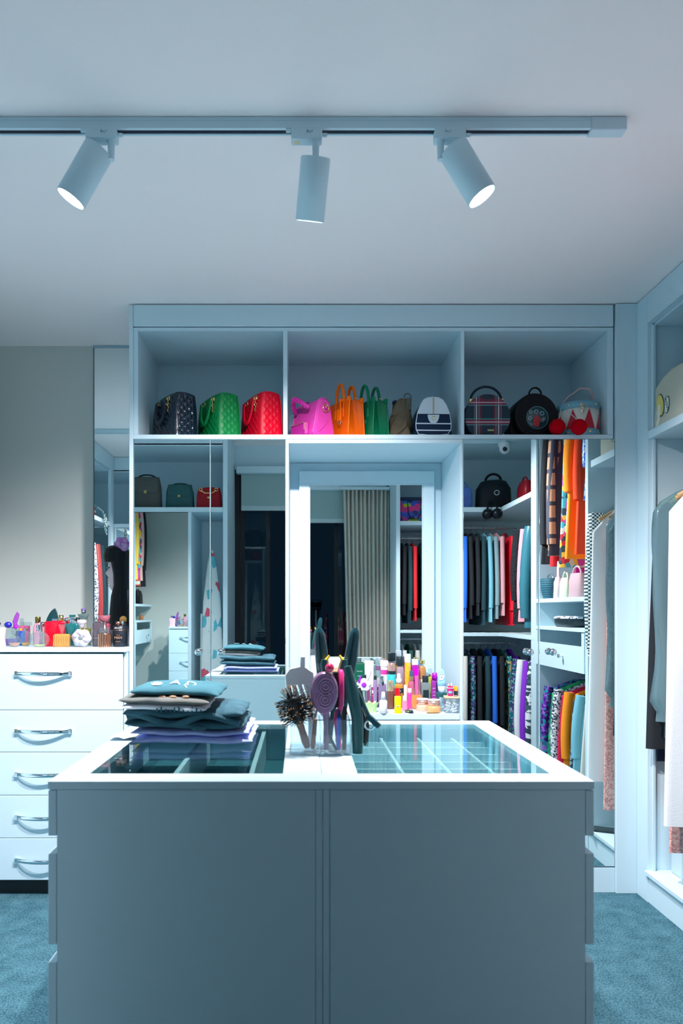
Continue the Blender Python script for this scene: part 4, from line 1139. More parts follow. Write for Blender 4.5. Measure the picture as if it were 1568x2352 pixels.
# tartan round bag
TART = bands('tartan', (.010,.030,.050),
    xs=((-.045,.018,(.20,.02,.05),.5), (-.052,.0025,(.55,.45,.48),.9), (-.040,.0015,(.02,.35,.35),.8), (-.062,.0012,(.02,.30,.32),.8), (.045,.018,(.20,.02,.05),.5), (.050,.0025,(.55,.45,.48),.9), (.038,.0015,(.02,.35,.35),.8), (.062,.0012,(.02,.30,.32),.8)),
    zs=((.060,.015,(.25,.02,.06),.5), (.060,.0022,(.60,.45,.48),.9), (.074,.0015,(.02,.40,.40),.8), (.047,.0015,(.02,.40,.40),.8), (.150,.015,(.25,.02,.06),.5), (.150,.0020,(.55,.40,.45),.9), (.137,.0015,(.02,.40,.40),.8)), rough=.85)
yT = 3.145
tb_ = thing('tartan_bag', 'round navy and red tartan bag with a dark top handle', 'handbag', (X_(1119.5, yT), yT, BZ), 0)
kk = yT/F; R_ = 53*kk
circ = [(R_*cos(a), max(.0005, 42*kk+R_*sin(a))) for a in [2*pi*i/48 for i in range(48)]]
cz_ = [(min(max(x, -.107), .107), z) for x, z in circ]
obj('side_band', G().prism(circ, .006, .10, 'XZ', .004, True), NAVYL, tb_)
obj('front_panel', G().prism([(x*.985, .0015+z*.983) for x, z in circ], -.002, .0062, 'XZ', .002), TART, tb_)
hp = [((1119.5-1119.5)*0 + (.0+36*kk*cos(pi-pi*i/18))+.0, .03, (998-916)*kk+34*kk*sin(pi*i/18)) for i in range(19)]
obj('handle', G().tube(hp, .0058, 10), leather('dark_navy', (.006,.018,.03), .35), tb_)
for sx in (-1, 1): obj('buckle', G().box(sx*36*kk-.007, sx*36*kk+.007, .018, .040, (998-924)*kk, (998-911)*kk, .002), GOLD, tb_)
obj('nameplate', G().box(-.001, .028, -.0032, -.0018, 9*kk, 13*kk, .0004), M('brass_plate', (.50,.42,.18), .3, .8), tb_)

# black round bag with picture window
yB = 3.192
kb = yB/F
bl = thing('round_black_bag', 'round black bag with a clear window over a red figure and white rings', 'handbag', (X_(1231, yB), yB, BZ), radians(4))
BKL = leather('black', (.003,.005,.008), .5)
Rb = 52*kb
cir = [(Rb*cos(a), max(.0005, 51*kb+Rb*sin(a))) for a in [2*pi*i/48 for i in range(48)]]
obj('body', G().prism(cir, .0, .11, 'XZ', .006, True), BKL, bl)
obj('ribbing', G().torus((0, -.001, 51*kb), Rb*.80, .002, 'Y', 40, 6).torus((0, -.001, 51*kb), Rb*.66, .0015, 'Y', 40, 6), BKL, bl)
ctr = (.005, 46*kb)
obj('picture', G().lathe([(.001,-.0022),(25*kb,-.0022),(25*kb,-.0005),(.001,-.0005)], 36, (ctr[0], 0, ctr[1]), axis='Y'), M('picture_dark', (.015,.06,.08), .25, coat=1), bl)
g = G()
for (dx, dz, r) in ((-.032, .026, .0065), (.022, .020, .0085), (-.036, -.004, .008), (.024, -.012, .006), (-.006, .028, .008), (.032, -.004, .005)):
    g.torus((ctr[0]+dx, -.003, ctr[1]+dz), r, .0011, 'Y', 16, 5)
obj('rings_print', g, M('ring_print', (.45,.62,.64), .4), bl)
fig = [(-.018,-.04), (.006,-.044), (.012,-.02), (.016,-.004), (.006,.006), (-.001,.018), (-.008,.006), (-.018,-.004), (-.022,-.02)]
obj('figure_print', G().prism([(a+ctr[0], b+ctr[1]) for a, b in fig], -.0034, -.0024, 'XZ'), M('red_print', (.42,.03,.04), .4), bl)
obj('window_rim', G().torus((ctr[0], -.002, ctr[1]), 25.4*kb, .0016, 'Y', 36, 6), M('rim_grey', (.12,.28,.32), .3), bl)
obj('handle', G().tube([(.03*cos(pi-pi*i/14), .012, 2*51*kb-.004+.034*sin(pi*i/14)) for i in range(15)], .0065, 8, flat=.6), BKL, bl)
obj('gusset_flap', G().prism([(-.105,.0),(-.12,.05),(-.105,.10),(-.07,.14),(-.03,.15),(-.03,.0)], .03, .10, 'XZ', .004), BKL, bl)
ks = thing('small_black_bag', 'small black bag with a strap loop behind the drum bag', 'handbag', (X_(1275, 3.46), 3.46, BZ), 0)
obj('body', G().sbox([(0, .055, .04), (.08, .06, .045), (.165, .055, .04), (.172, .04, .03)], 24, 3), BKL, ks)
obj('strap', G().tube([(-.05, 0, .165), (-.012, 0, .200), (.02, 0, .202), (.032, 0, .185), (.024, 0, .168)], .008, 8, flat=.5), BKL, ks)
obj('buckle', G().box(-.012, .028, -.043, -.040, .145, .160, .001), M('brass_plate', (.50,.42,.18), .3, .8), ks)

# drum-shaped bag
yD = 3.165
kd = yD/F
dm = thing('drum_bag', 'toy drum shaped bag with red triangles and pale blue bands', 'handbag', (1.3105, 3.228, BZ), 0)
Rd = .094; Hd = 79*kd
CRMD = leather('ivory', (.66,.68,.62), .5); BLU = leather('pale_blue', (.16,.38,.48), .45); RDT = leather('brick_red', (.48,.02,.04), .5)
obj('shell', G().lathe([(.001,.001),(Rd*.97,.001),(Rd*.97,Hd-.002),(.001,Hd-.002)], 56), CRMD, dm)
for za, zb in ((0.0, 16*kd), (63*kd, Hd)): obj('band', G().lathe([(Rd*.96,za),(Rd*1.012,za+.001),(Rd*1.012,zb-.001),(Rd*.96,zb)], 56), BLU, dm)
obj('lid', G().lathe([(.001,Hd+.001),(Rd*.95,Hd+.001),(Rd*.985,Hd-.003),(Rd*.985,Hd-.006),(.001,Hd-.006)], 56), BLU, dm)
g2 = G()
for k_ in range(8):
    a0 = -pi/2-.62+k_*2*pi/8; g = G(); rows = []
    for i in range(9):
        s = i/8; zz = 16*kd+(62-16)*kd*s; wd = (.36)*(1-s)+.004
        rows.append([(Rd*.985*cos(a0+wd*(2*j/8-1)), Rd*.985*sin(a0+wd*(2*j/8-1)), zz) for j in range(9)])
    for r0, r1 in zip(rows, rows[1:]): g.add(r0+r1, [(j, j+1, 9+j+1, 9+j) for j in range(8)], True)
    obj('triangle', g, RDT, dm)
    l = [(Rd*.99*cos(a0-.36*(1-s)), Rd*.99*sin(a0-.36*(1-s)), 16*kd+46*kd*s) for s in (0, .5, 1)]
    r = [(Rd*.99*cos(a0+.36*(1-s)), Rd*.99*sin(a0+.36*(1-s)), 16*kd+46*kd*s) for s in (1, .5, 0)]
    g2.tube(l+r, .0018, 6)
obj('cord', g2, M('pink_cord', (.62,.45,.45), .6), dm)
for a0, zz in ((-pi/2-.80, 70), (-pi/2+.55, 71), (-pi/2-.85, 8), (-pi/2+.2, 8), (-pi/2+.95, 7)): obj('rivet', G().sphere((Rd*1.01*cos(a0), Rd*1.01*sin(a0), zz*kd), .0055), GOLD, dm)
obj('clasp', G().box(-.026, -.008, -Rd*1.06, -Rd*.99, 64*kd, 72*kd, .002).sphere((-.016, -Rd*1.05, 60*kd), .009, .006, .007).box(-.023, -.012, -Rd*1.07, -Rd, 48*kd, 60*kd, .003), M('silver_gold', (.80,.66,.45), .2, 1), dm)
hp = [(-.088, -.02, Hd-.01), (-.060, -.04, Hd+.030), (-.01, -.05, Hd+.066), (.032, -.05, Hd+.064), (.054, -.04, Hd+.036), (.048, -.02, Hd-.002)]
obj('handle', G().tube(hp, .006, 8, flat=.6), leather('blush', (.52,.38,.40), .5), dm)
def pompom(c, r):
    g = G(); random.seed(int(c[0]*1000)); rings = []
    for i in range(17):
        t_ = pi*i/16; st = max(sin(t_), .01)
        rings.append([tuple(Vector(c)+Vector((cos(2*pi*j/32)*st, sin(2*pi*j/32)*st, -cos(t_)))*r*(1+random.uniform(-.05, .05))) for j in range(32)])
    return g.loft(rings)
REDF = M('red_fluff', (.62,.0,.01), .95, bump=.6, bscale=500, spec=.1)
obj('pompom', pompom((-.128, -.080, .0385), .036), REDF, dm); obj('pompom', pompom((-.052, -.139, .022), .035), REDF, dm)
obj('pompom_cord', G().tube([(-.09, -.03, Hd-.02), (-.106, -.05, .09), (-.124, -.076, .068)], .0022, 6).tube([(-.075, -.06, Hd*.75), (-.062, -.112, .075), (-.052, -.130, .052)], .0022, 6), M('cord_grey', (.5,.58,.6), .6), dm)
# ------------------------------------------------------------------ bottles
LIQ = {}
def liquid(name, c): return M('liquid_'+name, c, .12, trans=.12, coat=.3)
def tinted(name, c, amt=.25): return M('glass_'+name, tuple(min(1, x*.92+.03+.10*(1-amt)) for x in c), .06, trans=(1-amt)*.75, ior=1.35, coat=.4)
def bottle(name, label, x, y, z0, w, h, d=None, shape='box', body=None, fill=0, liq=None, cap=None, neck=None, tag=None, cat='perfume', group=None, rz=0, e=None, words=None, wmat=None, wsize=.008, prof=None):
    """w,h,d body size in metres; cap = (w, h, mat, shape[, gap]); neck = (r, h, mat); tag = (z0, z1, wfrac, mat)"""
    t = thing(name, label, cat, (x, y, z0), rz, group)
    d = d or w*.55
    if shape == 'box': secs = [(0, w/2*.94, d/2*.94), (.002, w/2, d/2), (h*.94, w/2, d/2), (h*.985, w/2*.95, d/2*.95), (h, w/2*.86, d/2*.86)]; ee = e or 7
    elif shape == 'round': secs = [(0, w/2*.9, d/2*.9), (.002, w/2, d/2), (h*.86, w/2, d/2), (h*.95, w/2*.86, d/2*.86), (h, w/2*.5, d/2*.5)]; ee = e or 2
    elif shape == 'cyl': secs = [(0, w/2*.95, d/2*.95), (.002, w/2, d/2), (h-.002, w/2, d/2), (h, w/2*.95, d/2*.95)]; ee = e or 2
    elif shape == 'disc':      # round in elevation, thin in depth
        secs = []
        for i in range(15):
            a = -pi/2*.86+(pi*.93)*i/14; secs.append((h/2+h/2*sin(a)/sin(pi/2*.94), max(.003, w/2*cos(a)), max(.003, d/2*(.55+.45*cos(a))*.98)))
        z00 = secs[0][0]; secs = [(s[0]-z00, s[1], s[2]) for s in secs]; ee = e or 2.6
    elif shape == 'tube':      # squeezed tube standing on its cap
        secs = [(0, w*.40, d/2), (h*.05, w*.44, d/2), (h*.6, w*.48, d*.36), (h*.97, w/2, .0025), (h, w/2, .0015)]; ee = e or 2.4
    elif shape == 'prof': secs = [(q[0]*h, q[1]*w/2, q[1]*d/2 if len(q) < 3 else q[2]*d/2) for q in prof]; ee = e or 2
    obj('body', G().sbox(secs, 28, ee), body, t)
    if fill and liq:
        lv = [(z*1.0, a, b) for z, a, b in secs if z <= h*fill]
        nxt = [s for s in secs if s[0] > h*fill]
        if nxt and lv:
            p, q = lv[-1], nxt[0]; f = (h*fill-p[0])/(q[0]-p[0]); lv.append((h*fill, p[1]+(q[1]-p[1])*f, p[2]+(q[2]-p[2])*f))
        obj('liquid', G().sbox([(max(z, .002), a*.90-.0004, b*.86-.0004) for z, a, b in lv], 24, ee), liq, t)
    zt = h
    if neck: obj('neck', G().lathe([(neck[0], zt-.001), (neck[0], zt+neck[1])], 16), neck[2], t); zt += neck[1]
    if cap:
        cw, chh, cm, cs = cap[:4]
        if cs == 'cyl': gg = G().lathe([(.001, zt), (cw/2*.98, zt), (cw/2, zt+.001), (cw/2, zt+chh-.0015), (cw/2*.94, zt+chh), (.001, zt+chh)], 22)
        elif cs == 'box': gg = G().box(-cw/2, cw/2, -min(cw, d)/2, min(cw, d)/2, zt, zt+chh, .0012)
        elif cs == 'ball': gg = G().sphere((0, 0, zt+chh/2), cw/2, cw/2, chh/2)
        elif cs == 'taper': gg = G().lathe([(.001, zt), (cw/2, zt), (cw/2*.72, zt+chh*.97), (cw/2*.6, zt+chh), (.001, zt+chh)], 22)
        elif cs == 'flare': gg = G().lathe([(.001, zt), (cw/2*.6, zt), (cw/2, zt+chh), (.001, zt+chh)], 22)
        elif cs == 'pump': gg = G().lathe([(.001, zt), (cw/2, zt), (cw/2, zt+chh*.42), (cw/2*.62, zt+chh*.50), (cw/2*.62, zt+chh*.86), (cw/2*.5, zt+chh), (.001, zt+chh)], 20)
        obj('cap', gg, cm, t)
    if tag:
        a, b, wf, tm = tag
        if shape in ('cyl', 'round'):
            gg = G().lathe([(w/2*1.004, h*a), (w/2*1.012, h*a+.0005), (w/2*1.012, h*b-.0005), (w/2*1.004, h*b)], 28, sy=d/w)
        else: gg = G().box(-w/2*wf, w/2*wf, -d/2-.0009, -d/2+.001, h*a, h*b, .0003)
        obj('label_patch', gg, tm, t)
    if words:
        for (s_, zf, sz) in words: text(s_, sz, wmat, t, (0, -d/2-.0012, h*zf), ext=.0003)
    return t
GCLR = glass('bottle_clear', (.86,.93,.93), .02, 1.6, ((.35,.45,.48), .10))
SILV = M('silver_cap', (.75,.82,.86), .15, 1); COPPER = M('copper', (.90,.45,.30), .15, 1)
def PB(a, b, y): return (a-CX)*y/F, (b-CY)*y/F
CT = ZC+.0006
PG = 'perfume bottles on the chest'
def pf(name, label, pl, pr, ptop, y, **k):
    """perfume placed by its left, right and top photo pixels at depth y on the chest"""
    s = y/F; x = ((pl+pr)/2-CX)*s; w = (pr-pl)*s; ht = CAMH-(ptop-CY)*s-CT
    return bottle(name, label, x, y, CT, w, ht, group=PG, **k)
s31 = 3.12/F
Y1, Y2, Y3 = 3.12, 3.22, 3.35
pf('perfume_bottle', 'pale pink perfume bottle with a silver ball stopper at the chest edge', -22, 13, 1441, Y1, d=.03, shape='prof', prof=[(0,.96),(.05,1),(.5,.86),(.93,1),(1,.9)], e=4, body=M('pale_pink_glass', (.86,.56,.68), .3), neck=(.008, .006, M('neck_pink', (.85,.6,.7), .3)), cap=(.024, .022, M('dark_silver', (.35,.40,.42), .12, 1), 'ball'))
pf('perfume_bottle', 'small round bottle with peach liquid and a clear square cap', 18.5, 48.5, 1459, Y1, d=.026, shape='disc', body=GCLR, fill=.36, liq=liquid('peach', (.75,.38,.28)), cap=(.022, .022, GCLR, 'box'), neck=(.007, .004, SILV))
pf('perfume_bottle', 'heart swirl bottle with amber liquid behind the small round one', 45, 73, 1449, Y2-.03, d=.028, shape='disc', body=GCLR, fill=.24, liq=liquid('amber', (.80,.42,.05)), cap=(.018, .012, SILV, 'cyl'))
pf('perfume_bottle', 'large round clear bottle with a tall chrome cap and yellow liquid', 66, 114, 1450, Y1-.003, d=.034, shape='disc', body=GCLR, fill=.16, liq=liquid('lime', (.72,.74,.30)), cap=(.026, .030, CHROME, 'cyl'))
pf('perfume_bottle', 'glossy red rectangular flacon with a gold cap', 103.5, 148, 1427, Y2-.04, d=.03, shape='box', body=M('red_lacquer', (.72,.0,.02), .12, coat=.6), cap=(.0001, .0001, SILV, 'cyl'))
rdc = [o for o in COL.objects if o.get('label', '').startswith('glossy red rect')][0]
for c in list(rdc.children):
    if c.name.startswith('cap'): bpy.data.objects.remove(c)
hR = CAMH-(1427-CY)*(Y2-.04)/F-CT
obj('gold_cap', G().lathe([(.001,hR),(.0105,hR),(.0105,hR+.029),(.001,hR+.029)], 20, (.030, 0, 0)), GOLD, rdc)
obj('silver_sprayer', G().box(-.012, .014, -.008, .008, hR, hR+.013, .003), SILV, rdc)
ob = pf('perfume_bottle', 'ribbed orange crystal bottle with a clear bow stopper', 124.5, 160.5, 1456, Y1, d=.04, shape='prof', prof=[(0,.9),(.04,.98),(.85,1),(.95,.96),(1,.8)], e=5, body=tinted('orange', (.90,.36,.02), .55), fill=.8, liq=liquid('orange', (.90,.32,.02)))
hO = CAMH-(1456-CY)*Y1/F-CT
obj('stopper', G().lathe([(.005,hO),(.006,hO+.010),(.018,hO+.040),(.016,hO+.043),(.001,hO+.036)], 18, sy=.5), GCLR, ob)
g = G()
for i in range(-4, 5): g.tube([(i*.0080, -.0205, .006), (i*.0078+.002, -.0207, hO*.5), (i*.0080, -.0200, hO*.88)], .0024, 6)
obj('ribs', g, tinted('orange_rib', (.98,.50,.08), .45), ob)
# white swirl flower bottle
sw = thing('perfume_bottle', 'white swirl shaped perfume bottle with a grey centre', 'perfume', (X_(187.5, Y1), Y1, CT), 0, PG)
ws = M('white_glass', (.58,.55,.62), .3); R = 22.5*s31; zc = 17.5*s31
g = G(); rings = []
for i in range(9):
    s = i/8; rr = R*(.26+.74*s); rings.append([(rr*cos(a+.9*s)*(1+.05*s*cos(6*a)), -.016+.013*s**2-.009*abs(sin(3*(a+.55*s)))*sin(pi*s), zc+rr*.92*sin(a+.9*s)*(1+.05*s*cos(6*a))) for a in [2*pi*j/48 for j in range(48)]])
rings.append([(p[0]*.9, .012, zc+(p[2]-zc)*.9) for p in rings[-1]])
g.loft(rings); mz = min(v[2] for v in g.v); g.v = [(v[0], v[1], v[2]-mz) for v in g.v]; zc -= mz
obj('body', g, ws, sw)
obj('centre', G().sphere((0, -.015, zc), .0115, .005, .0115), M('grey_centre', (.22,.26,.26), .3), sw)
obj('neck', G().lathe([(.009, zc+R*.8), (.009, zc+R*.8+.012)], 16), GOLD, sw)
obj('cap', G().lathe([(.001,0),(.013,0),(.011,.010),(.018,.018),(.0225,.026),(.020,.034),(.012,.037),(.001,.036)], 22, (0, 0, zc+R*.80+.010)), ws, sw)
pf('perfume_bottle', 'grey and black bottle with a metal outline behind the copper one', 214.5, 238, 1429, Y1+.045, d=.03, shape='box', body=M('grey_violet_glass', (.10,.08,.10), .15, coat=.6), tag=(.33, .355, .99, SILV))
gb = [o for o in COL.objects if o.get('label', '').startswith('grey and black bottle')][0]
obj('outline', G().tube([(-.0225, -.0165, .004), (-.0225, -.0165, .108), (-.014, -.0165, .116), (.014, -.0165, .116), (.0225, -.0165, .108), (.0225, -.0165, .004)], .0013, 6), SILV, gb)
pf('perfume_bottle', 'copper fluted cylinder bottle with a clear collar', 227, 253.5, 1455, Y1-.01, d=.050, shape='cyl', body=COPPER)
cb = [o for o in COL.objects if o.get('label', '').startswith('copper fluted')][0]
hC = CAMH-(1455-CY)*(Y1-.01)/F-CT
g = G()
for i in range(16): a = 2*pi*i/16; g.tube([(.0262*cos(a), .0250*sin(a), .002), (.0262*cos(a), .0250*sin(a), hC-.002)], .0042, 6)
obj('flutes', g, COPPER, cb)
obj('collar', G().lathe([(.024,hC),(.025,hC+.002),(.025,hC+.026),(.022,hC+.028),(.021,hC+.003)], 22), GCLR, cb)
obj('sprayer', G().lathe([(.001,hC),(.013,hC),(.012,hC+.014),(.008,hC+.020),(.009,hC+.052),(.001,hC+.053)], 18), M('pink_gold', (.85,.42,.42), .15, 1), cb)
GOLDP = M('copper_print', (.90,.48,.30), .35, .6)
mn = pf('perfume_bottle', 'black cylinder perfume bottle lettered MAN with a copper sprayer', 260, 290.5, 1437, Y1+.02, d=.058, shape='cyl', body=M('black_matt', (.010,.016,.026), .4))
hM = CAMH-(1437-CY)*(Y1+.02)/F-CT
obj('copper_ring', G().lathe([(.0305, hM*.78), (.0312, hM*.785), (.0312, hM*.80), (.0305, hM*.805)], 28, sy=.95), COPPER, mn)
obj('sprayer', G().lathe([(.001,hM),(.011,hM),(.011,hM+.020),(.001,hM+.020)], 18, (-.008, 0, 0)), COPPER, mn)
obj('sprayer_cap', G().lathe([(.001,hM),(.007,hM),(.006,hM+.022),(.001,hM+.022)], 14, (.012, 0, 0)), CHROME, mn)
text('MAN', .016, GOLDP, mn, (0, -.0300, hM*.43), ext=.0008); text('IN BLACK', .005, GOLDP, mn, (0, -.0300, hM*.25), ext=.0006)
text('BVLGARI', .0085, PRT, mn, (0, -.0302, hM*.89), ext=.0008); text('BVLGARI', .004, GOLDP, mn, (0, -.0300, hM*.56), ext=.0006)

# second and third rows
bt = pf('perfume_bottle', 'square glass bottle crowned by a purple butterfly stopper', 13, 42, 1443, Y2, d=.04, shape='box', body=GCLR, fill=.4, liq=liquid('violet', (.25,.10,.55)), neck=(.008, .004, SILV))
hB_ = CAMH-(1443-CY)*Y2/F-CT
PUR = tinted('purple', (.40,.02,.60), .5)
obj('butterfly_wing', G().prism([(.010+.028*a, hB_+.004+.075*b) for a, b in ((0,0),(.45,.15),(.75,.5),(.9,.85),(.55,1.0),(.1,.72),(-.25,.35))], -.005, .004, 'XZ', .002), PUR, bt)
obj('butterfly_wing', G().prism([(.006+.030*a, hB_+.002+.035*b) for a, b in ((0,0),(.7,-.1),(1.0,.25),(.7,.6),(.1,.5))], -.009, -.004, 'XZ', .002), PUR, bt)
obj('butterfly_body', G().sphere((.020, -.006, hB_+.005), .009, .008, .011), M('purple_bead', (.38,.0,.60), .15, coat=1), bt)
obj('blue_ball', G().sphere((-.018, 0, hB_+.016), .018, .016, .015), M('cobalt', (.02,.02,.42), .2, coat=.5), bt)
pf('perfume_bottle', 'small rose bottle with a clear domed stopper', 44, 56, 1437, Y3, d=.024, shape='box', body=tinted('rose', (.75,.10,.30), .5), cap=(.024, .036, GCLR, 'taper'))
pf('perfume_bottle', 'wide magenta bottle with a flat clear cap', 53, 68, 1437, Y3+.03, d=.028, shape='box', body=tinted('magenta', (.70,.06,.30), .55), cap=(.046, .018, GCLR, 'box'))
pf('perfume_bottle', 'blue and amber bottle low behind the heart swirl one', 38, 56, 1449, Y2+.04, d=.03, shape='box', body=M('blue_glass', (.02,.10,.45), .12, coat=.5), cap=(.016, .012, M('amber_cap', (.75,.35,.05), .2), 'cyl'))
pf('perfume_bottle', 'pink facet bottle with a gold cylinder cap', 76, 98, 1430, Y3-.03, d=.03, shape='prof', prof=[(0,.9),(.5,1),(.8,.9),(1,.55)], e=3, body=tinted('pink', (.88,.42,.58), .6), cap=(.026, .028, M('olive_gold', (.55,.42,.12), .2, 1), 'cyl'))
pf('perfume_bottle', 'clear bottle with a grey-pink ball stopper by the red flacon', 92, 104, 1440, Y2, d=.022, shape='box', body=GCLR, cap=(.024, .024, M('greyish_pink_metal', (.60,.48,.48), .15, 1), 'ball'))
fin = thing('perfume_bottle', 'black sail shaped perfume bottle rising behind the red flacon', 'perfume', (X_(120, Y3), Y3, CT), 0, PG)
kf = Y3/F
def fo(l): return [((a-120)*kf, max(.0, CAMH-(b-CY)*kf-CT)) for a, b in l]
obj('body', G().prism(fo([(104,1500),(106,1430),(109,1420),(114,1410),(120,1402),(126,1397.5),(130,1406),(133,1420),(134,1500)]), -.012, .012, 'XZ', .004), M('black_glass', (.006,.05,.06), .1, coat=1), fin)
obj('facet', G().prism(fo([(119,1428),(122,1412),(126,1403),(128,1428)]), -.0135, -.0118, 'XZ', .0006), MATS['black_glass'], fin)
pf('perfume_bottle', 'slim lilac bottle between the gold cap and the chrome robot', 145, 153, 1417, Y2+.055, d=.02, shape='box', body=tinted('lilac', (.60,.42,.62), .6))
ro = thing('perfume_bottle', 'robot shaped dark green bottle with chrome arms', 'perfume', (X_(166, Y2), Y2, CT), 0, PG)
kr = Y2/F
def rz_(b): return max(.0, CAMH-(b-CY)*kr-CT)
DGG = M('dark_green_glass', (.01,.14,.15), .1, coat=1)
obj('torso', G().sbox([(0, .018, .014), (.01, .022, .016), (rz_(1455), .028, .018), (rz_(1436), .036, .019), (rz_(1432), .030, .015)], 20, 4), DGG, ro)
obj('chest_plate', G().sbox([(rz_(1434), .030, .012), (rz_(1428), .034, .014), (rz_(1421), .032, .013), (rz_(1418), .02, .010)], 20, 3), CHROME, ro)
obj('arm', G().sphere((-.026, -.004, rz_(1424)), .014, .012, .010), CHROME, ro); obj('arm', G().sphere((.026, -.004, rz_(1424)), .012, .012, .013), BLK, ro)
obj('head', G().box(-.012, .012, -.010, .010, rz_(1417.5), rz_(1412), .002), DGG, ro)
obj('body_relief', G().tube([(-.020, -.019, .02), (-.01, -.020, .05), (-.02, -.019, rz_(1440))], .002, 5).tube([(.018, -.019, .02), (.006, -.020, .05), (.02, -.019, rz_(1440))], .002, 5), DGG, ro)
vb = thing('perfume_bottle', 'tall clear bottle with a flared collar and violet ball on top', 'perfume', (X_(191.5, Y3), Y3, CT), 0, PG)
kv = Y3/F
def vz(b): return CAMH-(b-CY)*kv-CT
obj('body', G().sbox([(0, .018, .014), (vz(1424), .018, .014), (vz(1423), .017, .013)], 18, 6), glass('cream_glass', (.85,.86,.76), .02, 1.5, ((.62,.62,.50), .35)), vb)
obj('collar', G().lathe([(.018, vz(1423)), (.021, vz(1418)), (.028, vz(1410.5)), (.026, vz(1410.5)), (.018, vz(1421))], 24), glass('smoke_glass', (.7,.8,.8), .02, 1.5, ((.3,.4,.4), .3)), vb)
obj('neck', G().lathe([(.012, vz(1422)), (.012, vz(1409)), (.009, vz(1407))], 18), GCLR, vb)
obj('metal_bead', G().sphere((0, 0, vz(1405.5)), .0115), SILV, vb); obj('violet_ball', G().sphere((0, 0, vz(1400.5)), .0125, .0125, .0085), M('violet_glassball', (.22,.14,.42), .12, coat=1), vb)
pf('perfume_bottle', 'small olive green box bottle right of the white swirl bottle', 195, 208, 1443, Y3-.04, d=.02, shape='box', body=M('olive_glass', (.16,.17,.03), .15, coat=.5))
pf('perfume_bottle', 'small clear wedge bottle with a grey cap near the wall mirror', 206, 217, 1447, Y2+.02, d=.02, shape='prof', prof=[(0,.9),(.7,1),(1,.5)], e=4, body=GCLR)
pf('perfume_bottle', 'clear stemmed bottle standing against the wall mirror', 215, 224, 1424, Y3+.05, d=.02, shape='prof', prof=[(0,.8),(.6,.9),(.8,.5),(1,1)], e=2, body=GCLR, cap=(.012, .016, SILV, 'ball'))
pf('perfume_bottle', 'square ruby bottle with a flared cap behind the copper one', 227, 252, 1432, Y2-.01, d=.034, shape='box', body=tinted('ruby', (.50,.02,.12), .6), cap=(.058, .038, tinted('ruby_cap', (.55,.10,.18), .35), 'flare'))
pf('perfume_bottle', 'thin clear green bottle wedged beside the black cylinder', 253.5, 260, 1447, Y1+.03, d=.018, shape='box', body=GCLR)
pf('perfume_bottle', 'black bottle with an amber glass stopper by the side panel', 274, 292, 1432, Y2+.02, d=.03, shape='box', body=M('black_matt', (.010,.016,.026), .4), cap=(.034, .036, tinted('amber_stop', (.80,.40,.05), .6), 'ball'))

# ------------------------------------------------------------------ mannequin head with a long black wig
yM = 3.50
km = yM/F
hd = thing('wig_mannequin', 'mannequin head in profile wearing a long black fringed wig', 'mannequin', (X_(268, yM), yM, CT))
def mp(a, b): return ((a-268)*km, CAMH-(b-CY)*km-CT)
prof = [(262,1364,.030),(257,1357,.034),(252.5,1351,.040),(249.5,1345,.044),(251,1341,.046),(247.5,1337,.048),(248.5,1334,.050),(247,1331.5,.051),(250,1327,.053),(247,1322.5,.056),(242.5,1317.5,.058),(244,1314,.060),(249,1308,.062),(251,1301,.063),(249.5,1296,.064),(248,1289,.065),(249,1280,.064),(253,1270,.058),(262,1262,.04)]
rings = []
for (a, b, hy) in prof:
    xf_, zz = mp(a, b); xb_ = mp(283, b)[0]; ring = []
    for j in range(28):
        t = 2*pi*j/28; c, s = cos(t), sin(t)
        sharp = 2.0 if c < 0 else 1.0
        cx_ = (xf_+xb_)/2+.012
        X = cx_+(xb_-cx_)*c if c > 0 else cx_+(cx_-xf_)*(-(abs(c)**1.0))
        ridge = max(0, -c)
        hw = hy*(abs(s)**.85)*math.copysign(1, s)
        # nose and lips stay narrow: pull the very front in
        X = X if c > -.55 else cx_-(cx_-xf_)*(.55+(.45)*((ridge-.55)/.45)**2.2) if True else X
        ring.append((X, hw, zz))
    rings.append(ring)
skin = M('mannequin_skin', (.74,.64,.66), .35)
obj('head', G().loft(rings), skin, hd)
lp = mp(248.8, 1333.5); obj('lips', G().sphere((lp[0]+.006, -.004, lp[1]), .007, .018, .0075), M('lip_colour', (.55,.20,.36), .35), hd)
ey = mp(255, 1305.5)
obj('eye', G().sphere((ey[0]-.002, -.046, ey[1]), .009, .010, .004), M('eye_grey', (.25,.33,.40), .2), hd)
obj('eyelid', G().tube([(ey[0]-.013, -.050, ey[1]+.002), (ey[0]-.003, -.056, ey[1]+.006), (ey[0]+.008, -.060, ey[1]+.003)], .0013, 5), BLK, hd)
obj('neck', G().lathe([(.05,.0),(.045,.03),(.038,.10),(.040,mp(0,1355)[1])], 24, (mp(276, 0)[0], 0, 0)), skin, hd)
WIG = M('black_wig', (.004,.008,.012), .35, bump=.5, bscale=260, stretch=(6,6,.4))
def wring(b, x0, x1, hy, frontcut=None, n=40):
    z = mp(0, b)[1]; a0 = mp(x0, b)[0]; a1 = mp(x1, b)[0]; cx_ = (a0+a1)/2; hx = (a1-a0)/2
    return [(cx_+hx*cos(2*pi*j/n), hy*sin(2*pi*j/n)*(1+.03*sin(9*j)), z) for j in range(n)]
capr = [wring(1252.5, 262, 272, .012), wring(1255, 252, 284, .05), wring(1262, 244, 291, .078), wring(1273, 240.5, 293, .088), wring(1284, 240, 293.5, .091), wring(1293, 242, 293.5, .090)]
obj('wig_crown', G().loft(capr), WIG, hd)
